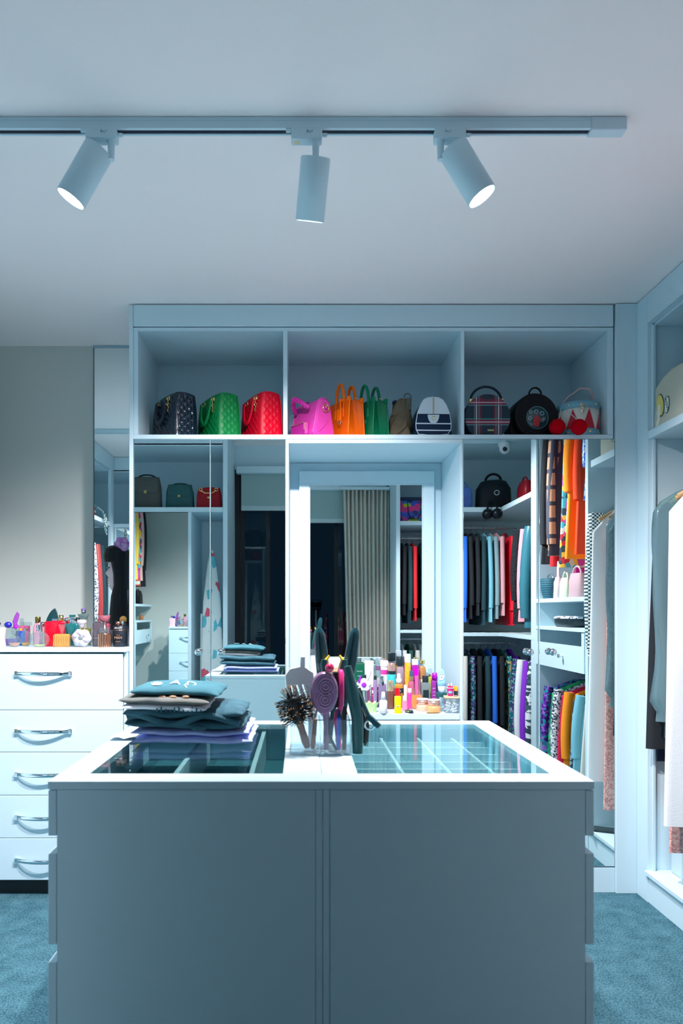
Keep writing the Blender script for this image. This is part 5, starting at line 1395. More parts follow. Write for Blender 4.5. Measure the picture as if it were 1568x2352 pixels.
# hair falling behind the face and in front of the shoulder
curt = []
for (b, x0, x1, hy) in ((1288, 256, 293.5, .090), (1320, 263, 293.5, .088), (1345, 264, 293.5, .084), (1370, 257, 293.5, .080), (1400, 254, 293.5, .080), (1440, 252, 293.5, .078), (1473.5, 253, 293.5, .074)):
    curt.append(wring(b, x0, x1, hy))
obj('wig_length', G().loft(curt), WIG, hd)
fl = G()
for kf_ in range(6):
    a = 2*pi*kf_/6; fl.sphere((mp(286,1252)[0]+.022*cos(a), -.05, mp(286,1252)[1]+.022*sin(a)), .020, .010, .017)
obj('hair_flower', fl, M('purple_silk', (.40,.02,.45), .6, col2=(.70,.55,.72), nscale=18), hd)
# ------------------------------------------------------------------ cosmetics on the vanity counter
VT = VZ+.0006
VG = 'cosmetics on the vanity counter'
def vf(name, label, pl, pr, pt, pb, **k):
    """placed by its left/right/top/bottom photo pixels; the base pixel fixes how far back it stands"""
    y = F*(CAMH-VT)/(pb-CY); y = min(max(y, YC+.004), YC+.36)
    s = y/F; x = ((pl+pr)/2-CX)*s
    kk_ = {}
    for q in ('capw', 'caph'):
        if q in k: kk_[q] = k.pop(q)*s
    cap = k.pop('cap', None)
    ht = CAMH-(pt-CY)*s-VT
    if cap:   # (width px, height px, material, shape): height counts inside the total
        cap = (cap[0]*s, cap[1]*s, cap[2], cap[3]); ht -= cap[1]
    nk = k.pop('neck', None)
    if nk: nk = (nk[0]*s, nk[1]*s, nk[2]); ht -= nk[1]
    d = k.pop('d', None)
    w = (pr-pl)*s
    return bottle(name, label, x, y, VT, w, ht, d=(d*s if d else None), cap=cap, neck=nk, group=VG, cat=k.pop('cat', 'cosmetics'), **k)
def mat(n, c, r=.35, **k): return M('pl_'+n, c, r, **k)
PWHITE = mat('white', (.84,.88,.92)); PBLK = mat('black', (.012,.03,.04)); WCAP = mat('cap_white', (.88,.90,.94))
INKD = mat('ink_dark', (.05,.12,.22)); INKW = mat('ink_white', (.85,.88,.9))
# back row
vf('cosmetics_box', 'white carton with orange and green leaf print by the mirror', 713, 727, 1508, 1615, d=10, shape='box', body=mat('carton_white', (.80,.84,.84)), tag=(.30, .45, .8, mat('leaf_print', (.25,.55,.20))))
vf('cosmetics_box', 'peach carton beside the white leaf-print one', 728, 747, 1507, 1615, d=12, shape='box', body=mat('peach', (.90,.62,.55)), tag=(.80, .90, .8, mat('yel', (.95,.70,.10))))
vf('cosmetics_box', 'flat cream and orange box leaning behind the hair brushes', 750, 790, 1512, 1616, d=8, shape='box', body=mat('cream_card', (.88,.84,.74)), tag=(.55, .80, .7, mat('org', (.92,.45,.25))))
vf('cosmetics_box', 'dark green carton with small white print', 812, 838, 1523, 1614, d=12, shape='box', body=mat('dark_green', (.0,.11,.06)), words=(('SKINCARE', .80, .006), ('DETOX', .68, .006), ('GEL', .5, .006)), wmat=INKW)
vf('white_tube', 'tall white lotion tube with a blue swirl line', 837, 858, 1517, 1618, d=14, shape='tube', body=mat('tube_white', (.86,.88,.92)))
wt_ = [o for o in COL.objects if o.get('label', '').startswith('tall white lotion')][0]
obj('swirl_print', G().tube([(.006, -.0065, .17), (.008, -.008, .155), (-.004, -.011, .13), (-.012, -.013, .11)], .0013, 5).tube([(.010, -.013, .10), (-.005, -.015, .09), (.012, -.016, .07), (-.008, -.017, .05)], .0009, 5), INKD, wt_)
vf('glass_cloche', 'tall clear dome jar of cotton swabs with twin arches', 859, 873, 1509, 1618, d=15, shape='prof', prof=[(0,.95),(.7,1),(.85,.85),(.95,.5),(1,.12)], body=GCLR, fill=.55, liq=mat('swabs', (.78,.70,.55)))
vf('pump_bottle', 'white bottle with a magenta arc and round print', 874, 890, 1517, 1620, d=16, shape='cyl', body=PWHITE, cap=(18, 14, WCAP, 'cyl'), tag=(.80, .92, 1, mat('magenta', (.80,.05,.42))))
vf('cosmetic_jar', 'rose gold capped jar stack with a black band', 890, 909, 1523, 1622, d=18, shape='cyl', body=mat('teal_jar', (.05,.55,.58)), cap=(18, 18, M('rose_gold', (.78,.50,.42), .25, .7), 'cyl'), neck=(9, 7, PBLK))
vf('spray_bottle', 'lilac clear bottle with a broad black flip cap', 909.5, 927.5, 1508, 1622, d=17, shape='round', body=tinted('lilac_clear', (.50,.38,.50), .6), cap=(18.5, 20, PBLK, 'cyl'))
vf('body_oil', 'tall amber gel bottle with a tall white cap', 928.5, 943, 1502, 1622, d=14, shape='cyl', body=mat('amber_gel', (.85,.42,.02), .2, coat=.5, col2=(.92,.55,.06), nscale=60), cap=(14.5, 20, WCAP, 'cyl'))
vf('body_wash', 'purple bottle with a white square cap', 943, 961, 1514, 1620, d=14, shape='box', body=mat('purple_clear', (.38,.02,.42), .15, coat=.6), cap=(13, 13, WCAP, 'box'))
vf('hand_cream', 'glossy magenta tube in front of the purple bottle', 951.5, 961, 1536, 1622, d=10, shape='tube', body=mat('magenta_gloss', (.85,.0,.60), .2, coat=.6))
vf('perfume_bottle', 'amber bottle with a gold cap and framed label', 960, 978, 1516, 1618, d=14, shape='round', body=tinted('amber_b', (.70,.32,.05), .55), cap=(13, 9, GOLD, 'cyl'), neck=(4, 4, GCLR), tag=(.10, .66, .82, mat('cream_label', (.80,.72,.50))))
vf('perfume_bottle', 'slim clear bottle with a yellow-green lower half', 981, 994, 1535, 1617, d=11, shape='box', body=tinted('limeg', (.55,.62,.02), .7), cap=(9, 14, GCLR, 'box'), neck=(4, 5, GOLD))
vf('cosmetic_cup', 'violet tapered cap bottle behind the blue roll-on', 990, 1006, 1545, 1622, d=14, shape='box', body=mat('violet_carton', (.22,.02,.30), .35), cap=(15, 17, mat('violet_cap', (.45,.0,.52), .25, coat=.4), 'taper'), words=(('HAIR', .55, .006), ('OIL', .40, .006), ('REPAIR', .25, .004)), wmat=INKW)
# middle row
vf('serum_vial', 'small violet vial with a black cap beside the mirror light', 857, 866, 1552, 1625, d=8, shape='cyl', body=tinted('violet_v', (.40,.28,.55), .5), cap=(7, 9, PBLK, 'cyl'))
vf('lip_gloss', 'silver and black gloss tube standing next to the violet vial', 833, 841, 1550, 1622, d=7, shape='cyl', body=SILV, cap=(8, 10, PBLK, 'cyl'))
vf('cosmetics_box', 'maroon carton with a pale flower print', 842.5, 849, 1577, 1622, d=6, shape='box', body=mat('maroon2', (.24,.03,.13)))
vf('cosmetics_box', 'plum carton with a white blossom and line frame', 852, 869, 1578, 1622, d=9, shape='box', body=mat('plum', (.36,.04,.22)), words=(('BLOOM', .55, .007), ('serum', .42, .005), ('30 ml', .25, .004)), wmat=INKW)
pl_ = [o for o in COL.objects if o.get('label', '').startswith('plum carton')][0]
g = G()
for k_ in range(5): a = 2*pi*k_/5; g.sphere((-.006+.006*cos(a), -.0105, .072+.006*sin(a)), .005, .001, .005, 10, 6)
for k_ in range(5): a = 2*pi*k_/5+.4; g.sphere((.008+.004*cos(a), -.0105, .076+.004*sin(a)), .0034, .001, .0034, 10, 6)
obj('blossom', g, mat('blossom', (.90,.66,.66)), pl_)
vf('perfume_bottle', 'faceted violet clear bottle with a silver cap', 868, 886, 1552, 1624, d=12, shape='box', body=tinted('violet_clear', (.35,.22,.50), .45), cap=(10, 18, SILV, 'cyl'))
vf('acrylic_stand', 'clear acrylic lipstick block behind the white dropper', 846, 852, 1573, 1622, d=8, shape='box', body=GCLR)
vf('foundation_bottle', 'brown foundation bottle with a champagne gold cap', 888, 904, 1563, 1628, d=14, shape='cyl', body=mat('brown_glass', (.17,.06,.04), .15, coat=.6), cap=(15, 24, M('champagne', (.72,.62,.42), .25, .8), 'cyl'))
vf('facial_spray', 'amber spray bottle with a white pump and black label', 905, 926, 1547, 1625, d=18, shape='round', body=tinted('amber_s', (.62,.28,.0), .75), cap=(13, 22, WCAP, 'pump'), tag=(.60, .80, 1, PBLK), words=(('Vichy', .70, .008),), wmat=INKW)
vf('nail_polish', 'clear red varnish bottle next to the foundation', 905.5, 918, 1580, 1628, d=11, shape='cyl', body=mat('red_varnish', (.62,.0,.01), .12, coat=1))
vf('lip_gloss', 'pale pink gloss stick with rose gold sides', 927, 934, 1573, 1626, d=6, shape='box', body=mat('blush_white', (.86,.74,.80)))
vf('pink_mist', 'pink mist bottle with a navy and gold neck', 937, 951, 1541, 1624.2, d=12, shape='round', body=tinted('pinkmist', (.75,.14,.30), .6), cap=(8, 12, mat('navy_cap', (.06,.12,.22)), 'cyl'), neck=(5, 10, GOLD))
vf('body_mist', 'hot pink bottle with a pale pink cap', 935, 946, 1581, 1627.6, d=10, shape='round', body=mat('hotpink_b', (.90,.05,.40), .2, coat=.5), cap=(10, 10, mat('pale_pink_cap', (.90,.55,.70)), 'cyl'))
vf('perfume_bottle', 'grey clear square bottle with a black cap and dark label', 966, 987, 1552, 1624, d=15, shape='box', body=tinted('grey_clear', (.22,.32,.34), .5), cap=(14, 15, PBLK, 'cyl'), tag=(.36, .70, .62, PBLK))
vf('cosmetics_box', 'violet carton with rows of white print behind the peach jars', 990, 1001, 1564, 1624, d=8, shape='box', body=mat('violet_box', (.30,.03,.32)), words=(('NUIT', .72, .006), ('AVEC', .58, .005), ('ROSE', .46, .005), ('50 ml', .34, .004)), wmat=INKW)
vf('cosmetics_box', 'dark glossy bottle with a curved edge beside the violet carton', 1001.6, 1008, 1568, 1624, d=8, shape='box', body=mat('dk_teal_gloss', (.01,.06,.10), .15, coat=1))
# orange flask: tall neck, bell body
vf('orange_flask', 'long-necked flask of orange bath oil', 941, 972, 1552, 1627.5, d=24, shape='prof', prof=[(0,.86),(.05,.96),(.22,1),(.38,.92),(.48,.66),(.58,.36),(.70,.26),(.90,.25),(.97,.33),(1,.30)], e=2.4, body=glass('flask_glass', (.95,.90,.86), .02, 1.5, ((.85,.60,.55), .12)), fill=.42, liq=liquid('flask_orange', (.88,.34,.01)))
# front row
wd = vf('dropper_bottle', 'small white dropper bottle at the front of the vanity', 871, 889, 1589, 1639, d=17, shape='round', body=PWHITE, cap=(11, 18, WCAP, 'taper'))
vf('dropper_tip', 'clear pipette bottle with a black tip behind the white dropper', 872, 886, 1566, 1630, d=9, shape='prof', prof=[(0,1),(.4,.9),(.7,.45),(1,.25)], body=GCLR, cap=(5, 8, PBLK, 'cyl'))
yb = vf('sunscreen_stick', 'bright yellow rounded stick with a small white oval print', 905.5, 921, 1599, 1638, d=10, shape='box', e=4, body=mat('bright_yellow', (.98,.80,.0), .35))
obj('oval_print', G().sphere((-.002, -.0112, .034), .006, .001, .004), INKW, yb)
obj('mark_print', G().box(-.004, .000, -.0124, -.0112, .0322, .0358), mat('blue_mark', (.10,.25,.60)), yb)
vf('nail_treatment', 'tiny pink polish bottle with a white cap', 923, 935, 1598, 1632, d=10, shape='cyl', body=mat('pink_clear', (.88,.25,.45), .15, coat=.6), cap=(9, 11, WCAP, 'cyl'))
def jar(label, pxc, pt, pb, rpx, bodym):
    y = F*(CAMH-VT)/(pb-CY); s = y/F; t = thing('cream_jar', label, 'cosmetics', ((pxc-CX)*s, y, VT), 0, VG)
    hz = CAMH-(pt-CY)*s-VT; r = rpx*s
    obj('jar_body', G().lathe([(.001,0),(r*1.0,0),(r*1.06,.003),(r,.018),(r*.92,hz*.52),(.001,hz*.52)], 30), bodym, t)
    obj('lid_band', G().lathe([(.001,hz*.53),(r*.90,hz*.53),(r*.90,hz*.90),(.001,hz*.90)], 30), M('rose_gold', (.78,.50,.42), .25, .7), t)
    obj('lid_top', G().lathe([(.001,hz*.903),(r*.94,hz*.903),(r*.94,hz*.95),(r*.86,hz),(.001,hz)], 30), mat('lid_pink', (.90,.66,.74)), t)
PCH = mat('peach_glass', (.95,.40,.16), .2, coat=.6)
jar('peach cream jar with a rose lid behind its twin', 970.5, 1604, 1631.3, 15.0, mat('peach_pink_glass', (.95,.48,.34), .2, coat=.6)); jar('peach cream jar with a rose lid nearest the counter edge', 996, 1606, 1635.2, 15.4, PCH)
cp = thing('compact', 'small dark compact with a gold rim on the vanity counter', 'cosmetics', (X_(938, 3.165), 3.166, VT), 0, VG)
obj('base', G().lathe([(.001,0),(.015,0),(.018,.003),(.018,.006),(.001,.006)], 24, sy=.8), PBLK, cp)
obj('rim', G().torus((0, 0, .007), .0175, .0015, 'Z', 24, 6), GOLD, cp); obj('lid', G().lathe([(.001,.007),(.017,.007),(.015,.012),(.001,.013)], 24, sy=.8), M('green_black_gloss', (.01,.05,.05), .1, coat=1), cp)
cp2 = thing('ring_box', 'tiny dark green domed ring box beside the compact', 'box', (X_(944, 3.135), 3.1345, VT), 0, VG)
obj('base', G().box(-.010, .010, -.005, .012, 0, .006, .001), PBLK, cp2); obj('lid', G().sbox([(.0065, .010, .008, 0, .003), (.012, .009, .007, 0, .003), (.015, .005, .004, 0, .003)], 18, 4), MATS['green_black_gloss'], cp2)
br = thing('hair_clip', 'flat bronze hair clip lying in front of the peach jars', 'hair clip', (X_(994, 3.13), 3.1335, VT), .05, VG)
obj('plate', G().prism([(-.032,0),(-.012,-.007),(.012,-.006),(.032,.001),(.012,.006),(-.012,.006)], 0, .0025, 'XY', .0006), M('bronze', (.40,.32,.20), .35, .8), br)
obj('hinge', G().tube([(-.028, 0, .0035), (.028, .001, .0035)], .0012, 6), GOLD, br)
# blue roll-on standing on a dark lidded jar
dj = vf('cosmetic_jar', 'glass jar with a dark teal lid carrying the blue roll-on', 1001, 1026, 1590, 1632, d=24, shape='cyl', body=GCLR, cap=(25, 10, mat('dark_teal_lid', (.012,.09,.10), .25), 'cyl'))
yj = dj.location.y; sj = yj/F; zj = CAMH-(1590-CY)*sj
def onto(name, label, pl, pr, pt, y, z0, **k):
    s = y/F; cap = k.pop('cap', None); ht = CAMH-(pt-CY)*s-z0
    if cap: cap = (cap[0]*s, cap[1]*s, cap[2], cap[3]); ht -= cap[1]
    return bottle(name, label, ((pl+pr)/2-CX)*s, y, z0, (pr-pl)*s, ht, cap=cap, group=VG, cat=k.pop('cat', 'cosmetics'), **k)
ro_ = onto('roll_on_deodorant', 'pale blue roll-on deodorant with a tick mark', 1004, 1024.5, 1536, yj, zj+.0006, d=.028, shape='prof', prof=[(0,.62),(.05,.80),(.27,.92),(.275,.98),(.45,1),(.62,.92),(.80,.70),(.93,.46),(.985,.25),(1,.08)], body=mat('sky_blue', (.28,.62,.92), .3))
hro = (1590-1536)*sj
obj('clear_cap', G().sbox([(-.0004+.001, .0135, .0095), (hro*.10, .0175, .0125), (hro*.262, .0195, .0140)], 26, 2), mat('frost_white', (.72,.82,.88), .3), ro_)
obj('print_patch', G().prism([(-.015, hro*.52), (.002, hro*.52), (.010, hro*.64), (.008, hro*.80), (-.011, hro*.80)], -.0153, -.0135, 'XZ', .0004), mat('patch_ice', (.72,.86,.95)), ro_)
obj('tick', G().prism([(-.008, hro*.66), (-.005, hro*.60), (.004, hro*.72), (-.0048, hro*.64)], -.0160, -.0152, 'XZ'), mat('tick_navy', (.01,.05,.25)), ro_)
text('Rexona', .0058, mat('tick_navy', (.01,.05,.25)), ro_, (-.002, -.0160, hro*.765), ext=.0003)
# cotton-bud box with a wooden lid carrying small things
yq = 3.155; sq = yq/F
qb = thing('cotton_bud_box', 'clear box of cotton buds with a light wooden lid', 'box', (X_(1036, yq), yq, VT), -.06, VG)
wq = 15*sq; hq = (1637-1604)*sq
for a in ((-wq, wq, -wq*.8, -wq*.8+.0015, 0, hq), (-wq, wq, wq*.8-.0015, wq*.8, 0, hq), (-wq, -wq+.0015, -wq*.8, wq*.8, 0, hq), (wq-.0015, wq, -wq*.8, wq*.8, 0, hq), (-wq, wq, -wq*.8, wq*.8, 0, .0015)):
    obj('acrylic_wall', G().box(*a), ACR, qb)
obj('lid', G().box(-wq*1.1, wq*1.1, -wq*.9, wq*.9, hq+.0003, hq+.011, .003), M('pale_wood', (.72,.46,.26), .5, col2=(.80,.55,.34), nscale=14, stretch=(1,6,1)), qb)
g = G(); random.seed(3)
for i in range(70):
    c = Vector((random.uniform(-.026, .026), random.uniform(-.020, .016), random.uniform(.005, hq*.78))); d = Vector((random.uniform(-1, 1), random.uniform(-.6, .6), random.uniform(-.5, .5))).normalized()
    g.tube([c-d*.006, c-d*.003, c+d*.003, c+d*.006], [.0016, .0028, .0028, .0016], 6)
o = obj('cotton_buds', g, mat('cotton', (.88,.90,.94), .9), qb); o['kind'] = 'stuff'
zq = VT+hq+.0118
cc = onto('toy_cup', 'little magenta fizzy drink cup toy on the wooden lid', 1026, 1042, 1580, yq, zq, d=.030, shape='prof', prof=[(0,.72),(.05,.76),(.92,1),(1,1)], cat='toy', body=mat('cup_magenta', (.72,.02,.24), .3))
hcc = CAMH-(1580-CY)*sq-zq
obj('cup_rim', G().torus((0, 0, hcc), .0158, .0016, 'Z', 22, 6), INKW, cc)
obj('froth', G().sphere((-.004, 0, hcc+.004), .009, .009, .008).sphere((.006, .002, hcc+.003), .008, .008, .007), mat('cherry', (.85,.02,.10), .2, coat=.6), cc)
obj('straw', G().tube([(-.007, 0, hcc), (-.008, 0, hcc+.020)], .0024, 8).tube([(.004, 0, hcc), (.005, 0, hcc+.024)], .0024, 8), mat('straw_cream', (.90,.80,.66)), cc)
obj('badge', G().sphere((-.003, -.0125, hcc*.45), .0105, .003, .008), mat('badge_blue', (.15,.35,.72)), cc)
text('Fanta', .0075, INKW, cc, (-.003, -.0162, hcc*.45), ext=.0003)
pb_ = onto('pebble', 'grey-brown pebble soap on the wooden lid', 1041, 1051.5, 1597, yq-.014, zq, d=.020, shape='prof', prof=[(0,.6),(.2,.95),(.5,1),(.8,.85),(1,.4)], cat='pebble', body=mat('pebble', (.30,.24,.26), .6))
onto('nail_polish', 'orange capped black nail polish behind the toy cup', 1042.5, 1050, 1576, yq+.016, zq, d=.014, shape='box', body=PBLK, cap=(7, 11, mat('orange_cap', (.92,.42,.02)), 'box'))
# pale green plastic sponge cup at the left
gs = thing('silicone_cup', 'pale green scalloped silicone cup at the left of the counter', 'cup', (X_(853, 3.16), 3.175, VT), 0, VG)
g = G(); rr_ = []
for i in range(8):
    s = i/7; rr_.append([((.020+.012*s)*(1+.10*s*cos(7*a))*cos(a), (.018+.010*s)*(1+.10*s*cos(7*a))*sin(a), .002+.042*s+.005*s*cos(7*a)) for a in [2*pi*j/42 for j in range(42)]])
g.loft(rr_, True, False); obj('cup', g, mat('mint', (.55,.90,.38), .5), gs)
obj('foot', G().lathe([(.001,0),(.026,0),(.024,.003),(.001,.003)], 24), MATS['pl_mint'], gs)
tr_ = thing('white_flower_clip', 'white and violet orchid hair clip behind the curling iron', 'hair clip', (X_(836, 3.24), 3.26, VT), 0, VG)
g = G(); g2 = G()
for k_ in range(5):
    a = 2*pi*k_/5+.3; g.sphere((.020*cos(a), -.004, .118+.020*sin(a)), .016, .004, .012)
obj('petals', g, mat('petal_white', (.88,.86,.92), .6), tr_)
obj('throat', G().sphere((.0, -.010, .118), .012, .005, .012).prism([(-.03,.13),(-.018,.125),(-.012,.165),(-.020,.158)], -.010, -.006, 'XZ'), mat('petal_violet', (.35,.02,.62), .5), tr_)
obj('stand', G().tube([(0, 0, .0), (.002, 0, .05), (0, 0, .112)], [.012, .004, .003], 10), GCLR, tr_)
# ------------------------------------------------------------------ the rest of the dressing room, seen in the mirrors
def unit(name, label, ox_, oy, parts, m=WHITE):
    t = thing(name, label, 'wardrobe', (ox_, oy, 0))
    for q in parts:
        nm, a = q[0], q[1]; mm = q[2] if len(q) > 2 else m
        obj(nm, G().box(a[0]-ox_, a[1]-ox_, a[2]-oy, a[3]-oy, a[4], a[5], .001), mm, t)
    return t
# two-tier shelf unit in the right-hand run (y 1.80 .. 2.57), mirrored on the left wall
def tier_unit(label, sgn, y0, y1, xf, xw):
    def X(a): return xf+sgn*a
    D = abs(xw-xf)-.012
    def bxp(a0, a1, yy0, yy1, za, zb):
        x0, x1 = sorted((X(a0), X(a1))); return (x0, x1, yy0, yy1, za, zb)
    t = unit('shelf_wardrobe', label, X(0), y0, [
        ('side_panel', bxp(0, D, y0, y0+.035, 0, 2.66)), ('back_panel', bxp(D, D+.010, y0, y1-.001, 0, 2.66), INNER),
        ('lintel', bxp(0, .028, y0+.036, y1-.001, 2.58, H-.004)), ('top_panel', bxp(.03, D, y0+.036, y1-.001, 2.60, 2.62)),
        ('bag_shelf', bxp(-.002, D, y0+.036, y1-.001, 1.345, 1.370)), ('middle_shelf', bxp(-.002, D, y0+.036, y1-.001, 1.175, 1.195)),
        ('bottom_board', bxp(-.01, D, y0+.036, y1-.001, .122, .142)), ('plinth', bxp(.004, .02, y0+.036, y1-.001, 0, .121)),
        ('drawer_floor', bxp(.02, D, y0+.036, y1-.001, .95, .965))])
    # drawer with a slot window
    x0, x1 = sorted((X(-.004), X(.014)))
    dr = obj('drawer_front', G().box(x0-X(0), x1-X(0), .040, y1-y0-.005, .95, 1.095).box(x0-X(0), x1-X(0), .040, .075, 1.095, 1.170).box(x0-X(0), x1-X(0), y1-y0-.04, y1-y0-.005, 1.095, 1.170), WHITE, t)
    obj('knob', G().lathe([(.004,0),(.006,.012),(.013,.020),(.010,.030),(.001,.031)] if sgn < 0 else [(.004,0),(.006,-.012),(.013,-.020),(.010,-.030),(.001,-.031)], 16, (-.004*sgn, .62*(y1-y0), 1.03), axis='X'), CHROME, dr)
    return t
tier_unit('white shelf wardrobe with bright prints above a shelf of small bags', 1, 1.765, 2.569, XF, XR)
tier_unit('white shelf wardrobe on the opposite wall beside the chest', -1, 2.78, 3.60, -1.70, XL)
rail('upper rail of the shelf wardrobe with bright prints', (1.80, 1.802, 2.50), (1.80, 2.566, 2.50))
rail('lower rail under the drawer of the shelf wardrobe', (1.80, 1.802, .905), (1.80, 2.566, .905))
rail('upper rail of the shelf wardrobe beside the chest', (-1.96, 2.818, 2.50), (-1.96, 3.598, 2.50))
GU = 'bright garments on the upper rail'; HU = 'hangers on the upper rail'
def ru(name, label, cat, y, L, W, T, m, seed, x=1.80, z=2.50, grp=GU, hg=HU, **k):
    return garment(name, label, cat, (x, y, z), k.pop('ang', 0), L, W, T*.7, m, grp, seed=seed, hgroup=hg, hlabel='hanger holding a garment on this rail', **k)
ru('black_jacket', 'black long-sleeved jacket at the post end of the upper rail', 'jacket', 1.88, .86, .46, .06, C_BLACK, 41, slv=.80)
ru('red_dress', 'red dress behind the tan patterned sleeve', 'dress', 1.975, .88, .42, .05, C_RED, 42, sleeves=False)
ru('tan_block_coat', 'tan coat with dark block pattern and black cuffs', 'coat', 2.055, .82, .50, .07, C_TAN, 43, slv=.86)
ru('magenta_trousers', 'magenta trousers hanging below the patterned coat', 'trousers', 2.12, .98, .26, .05, C_MAG, 44, sleeves=False)
ru('multicolour_dress', 'multicoloured woven dress beside the tan coat', 'dress', 2.18, .90, .46, .06, C_MULTI, 45, sleeves=False)
ru('white_print_blouse', 'white blouse with scattered print on the upper rail', 'blouse', 2.26, .70, .44, .05, C_DOT, 46)
ru('orange_dress', 'vivid orange dress near the coat wardrobe', 'dress', 2.335, .86, .50, .07, C_ORANGE, 47, slv=.5)
ru('red_orange_blouse', 'red-orange blouse at the end of the upper rail', 'blouse', 2.42, .84, .46, .06, fab('vermilion', (.90,.06,.01)), 48)
ru('blue_sequin_top', 'blue sequinned top hung among the bright prints', 'top', 2.49, .55, .42, .05, cells('blue_seq', ((.02,.15,.60), (.05,.35,.80), (.60,.75,.85)), 80, .3), 49)
GL_ = 'garments on the lower rail under the drawer'; HL_ = 'hangers on the lower rail'
low = [('violet_sequin_jacket', 'violet and teal sequinned jacket under the drawer', C_PURSEQ, 1.90), ('green_feather_dress', 'emerald feather-textured dress under the drawer', C_GRNSEQ, 1.99), ('tweed_jacket', 'black and white tweed jacket under the drawer', C_TWEED, 2.07),
       ('crimson_jacket', 'crimson leather jacket under the drawer', M('crimson_leather', (.68,.01,.08), .3, coat=.3), 2.16), ('blue_orange_skirt', 'orange skirt under the drawer', C_ORANGE, 2.24), ('dark_print_dress', 'dark printed dress under the drawer', cells('dk_print', ((.01,.04,.07), (.02,.09,.12), (.25,.35,.38)), 50, .8), 2.32), ('denim_skirt', 'blue denim skirt under the drawer', C_SKY, 2.40), ('cream_skirt', 'cream skirt at the end of the lower rail', C_CREAM, 2.49)]
for i, (n_, l_, m_, yy) in enumerate(low):
    ru(n_, l_, 'garment', yy, .50+.05*(i % 3), .46, .065, m_, 60+i, z=.905, grp=GL_, hg=HL_, sleeves=(i % 2 == 0), slv=.7)
# small bags on the right-hand bag shelf
def mini(label, x, y, z, w, h, m, hm=None, arch=.04, e=3, rz=0, cat='handbag', grp=None, d=None):
    t = thing('small_handbag', label, cat, (x, y, z), rz, grp)
    d = d or w*.45
    obj('body', G().sbox([(0, w/2*.92, d/2*.9), (.004, w/2, d/2), (h*.7, w/2*.95, d/2*.9), (h, w/2*.82, d/2*.6)], 24, e), m, t)
    obj('handle', G().tube([(w*.30*cos(pi-pi*i/14), 0, h*.96+arch*sin(pi*i/14)) for i in range(15)], .006, 8), hm or m, t)
    obj('flap', G().sbox([(h*.5, w/2*.70, .004, 0, -d/2), (h*.62, w/2*.84, .005, 0, -d/2*.97), (h*.95, w/2*.80, .005, 0, -d/2*.74)], 20, 3), m, t)
    obj('clasp', G().box(-.012, .012, -d/2-.010, -d/2-.001, h*.46, h*.56, .002), GOLD, t)
    return t
zs1 = 1.3708
bkt = thing('basket_bag', 'dark blue woven basket bag with a hoop handle', 'handbag', (1.60, 1.881, zs1), pi/2)
obj('body', G().sbox([(0, .043, .040), (.05, .063, .052), (.12, .070, .056), (.13, .066, .052)], 24, 2.4), bands('dark_wicker', (.01,.05,.08), zs=((.006,.0045,(.02,.14,.20),1),), xs=((.012,.002,(.003,.02,.03),1),), per={'Z': .014, 'X': .02}), bkt)
obj('handle', G().torus((0, 0, .09), .068, .005, 'Y', 24, 6, 0, pi), STEEL, bkt)
mini('blush pink mini handbag with a tall arched handle', 1.595, 2.032, zs1, .128, .13, leather('blush2', (.85,.66,.72), .35), arch=.10, rz=pi/2+.3)
mini('pale green woven handbag on the small bag shelf', 1.585, 2.174, zs1, .118, .12, bands('green_weave', (.45,.62,.40), zs=((.004,.003,(.65,.75,.60),1),), per={'Z': .010}), arch=.04, rz=pi/2)
mini('dusty pink studded handbag on the small bag shelf', 1.60, 2.308, zs1, .128, .14, leather('dusty', (.55,.38,.42), .4), arch=.045, rz=pi/2-.2)
mini('cream handbag at the end of the small bag shelf', 1.62, 2.45, zs1, .120, .15, leather('cream2', (.70,.64,.52), .4), arch=.05, rz=pi/2)
jb = thing('trinket_tray', 'black and white lidded trinket tray on the middle shelf', 'tray', (1.66, 2.15, 1.1958), pi/2)
obj('tray', G().sbox([(0, .13, .09), (.02, .14, .10), (.05, .14, .10)], 26, 5), PBLK, jb); obj('lid', G().sbox([(.051, .142, .102), (.06, .142, .102), (.066, .12, .085)], 26, 5), C_TWEED, jb)
# ------------------------------------------------------------------ corner wardrobe on the back wall, right of the door
YBF = 1.02
bw = unit('corner_wardrobe', 'white corner wardrobe with two tiers of coats beside the terrace door', OX1, YB, [
    ('side_panel', (OX1, OX1+.035, YB+.001, YBF, 0, H-.004)), ('hat_shelf', (OX1+.036, XR-.014, YB+.002, YBF, 2.054, 2.090)),
    ('return_shelf', (XF, XR-.014, YBF+.001, 1.764, 2.054, 2.090)), ('top_panel', (OX1+.036, XR-.014, YB+.002, YBF, 2.58, 2.60)),
    ('lintel', (OX1+.036, XF, YBF-.028, YBF, 2.601, H-.004)), ('return_lintel', (XF, XF+.028, YBF-.028, 1.764, 2.58, H-.004)),
    ('return_top', (XF+.03, XR-.014, YBF+.001, 1.764, 2.58, 2.60)),
    ('middle_shelf', (OX1+.036, XR-.014, YB+.002, YBF, 1.100, 1.125)), ('return_middle_shelf', (XF, XR-.014, YBF+.001, 1.764, 1.100, 1.125)),
    ('bottom_board', (OX1+.036, XR-.014, YB+.002, YBF, .12, .14)), ('plinth', (OX1+.036, XF+.3, YBF-.03, YBF-.012, 0, .119))])
obj('corner_post', G().box(XF+.001-OX1, XF+.03-OX1, 1.70-YB, 1.763-YB, 0, 2.57), WHITE, bw)
rail('upper rail of the corner wardrobe', (OX1+.037, .74, 1.965), (XF+.20, .74, 1.965)); rail('lower rail of the corner wardrobe', (OX1+.037, .74, 1.035), (XF+.20, .74, 1.035))
GC = 'coats on the upper corner rail'; GC2 = 'garments on the lower corner rail'
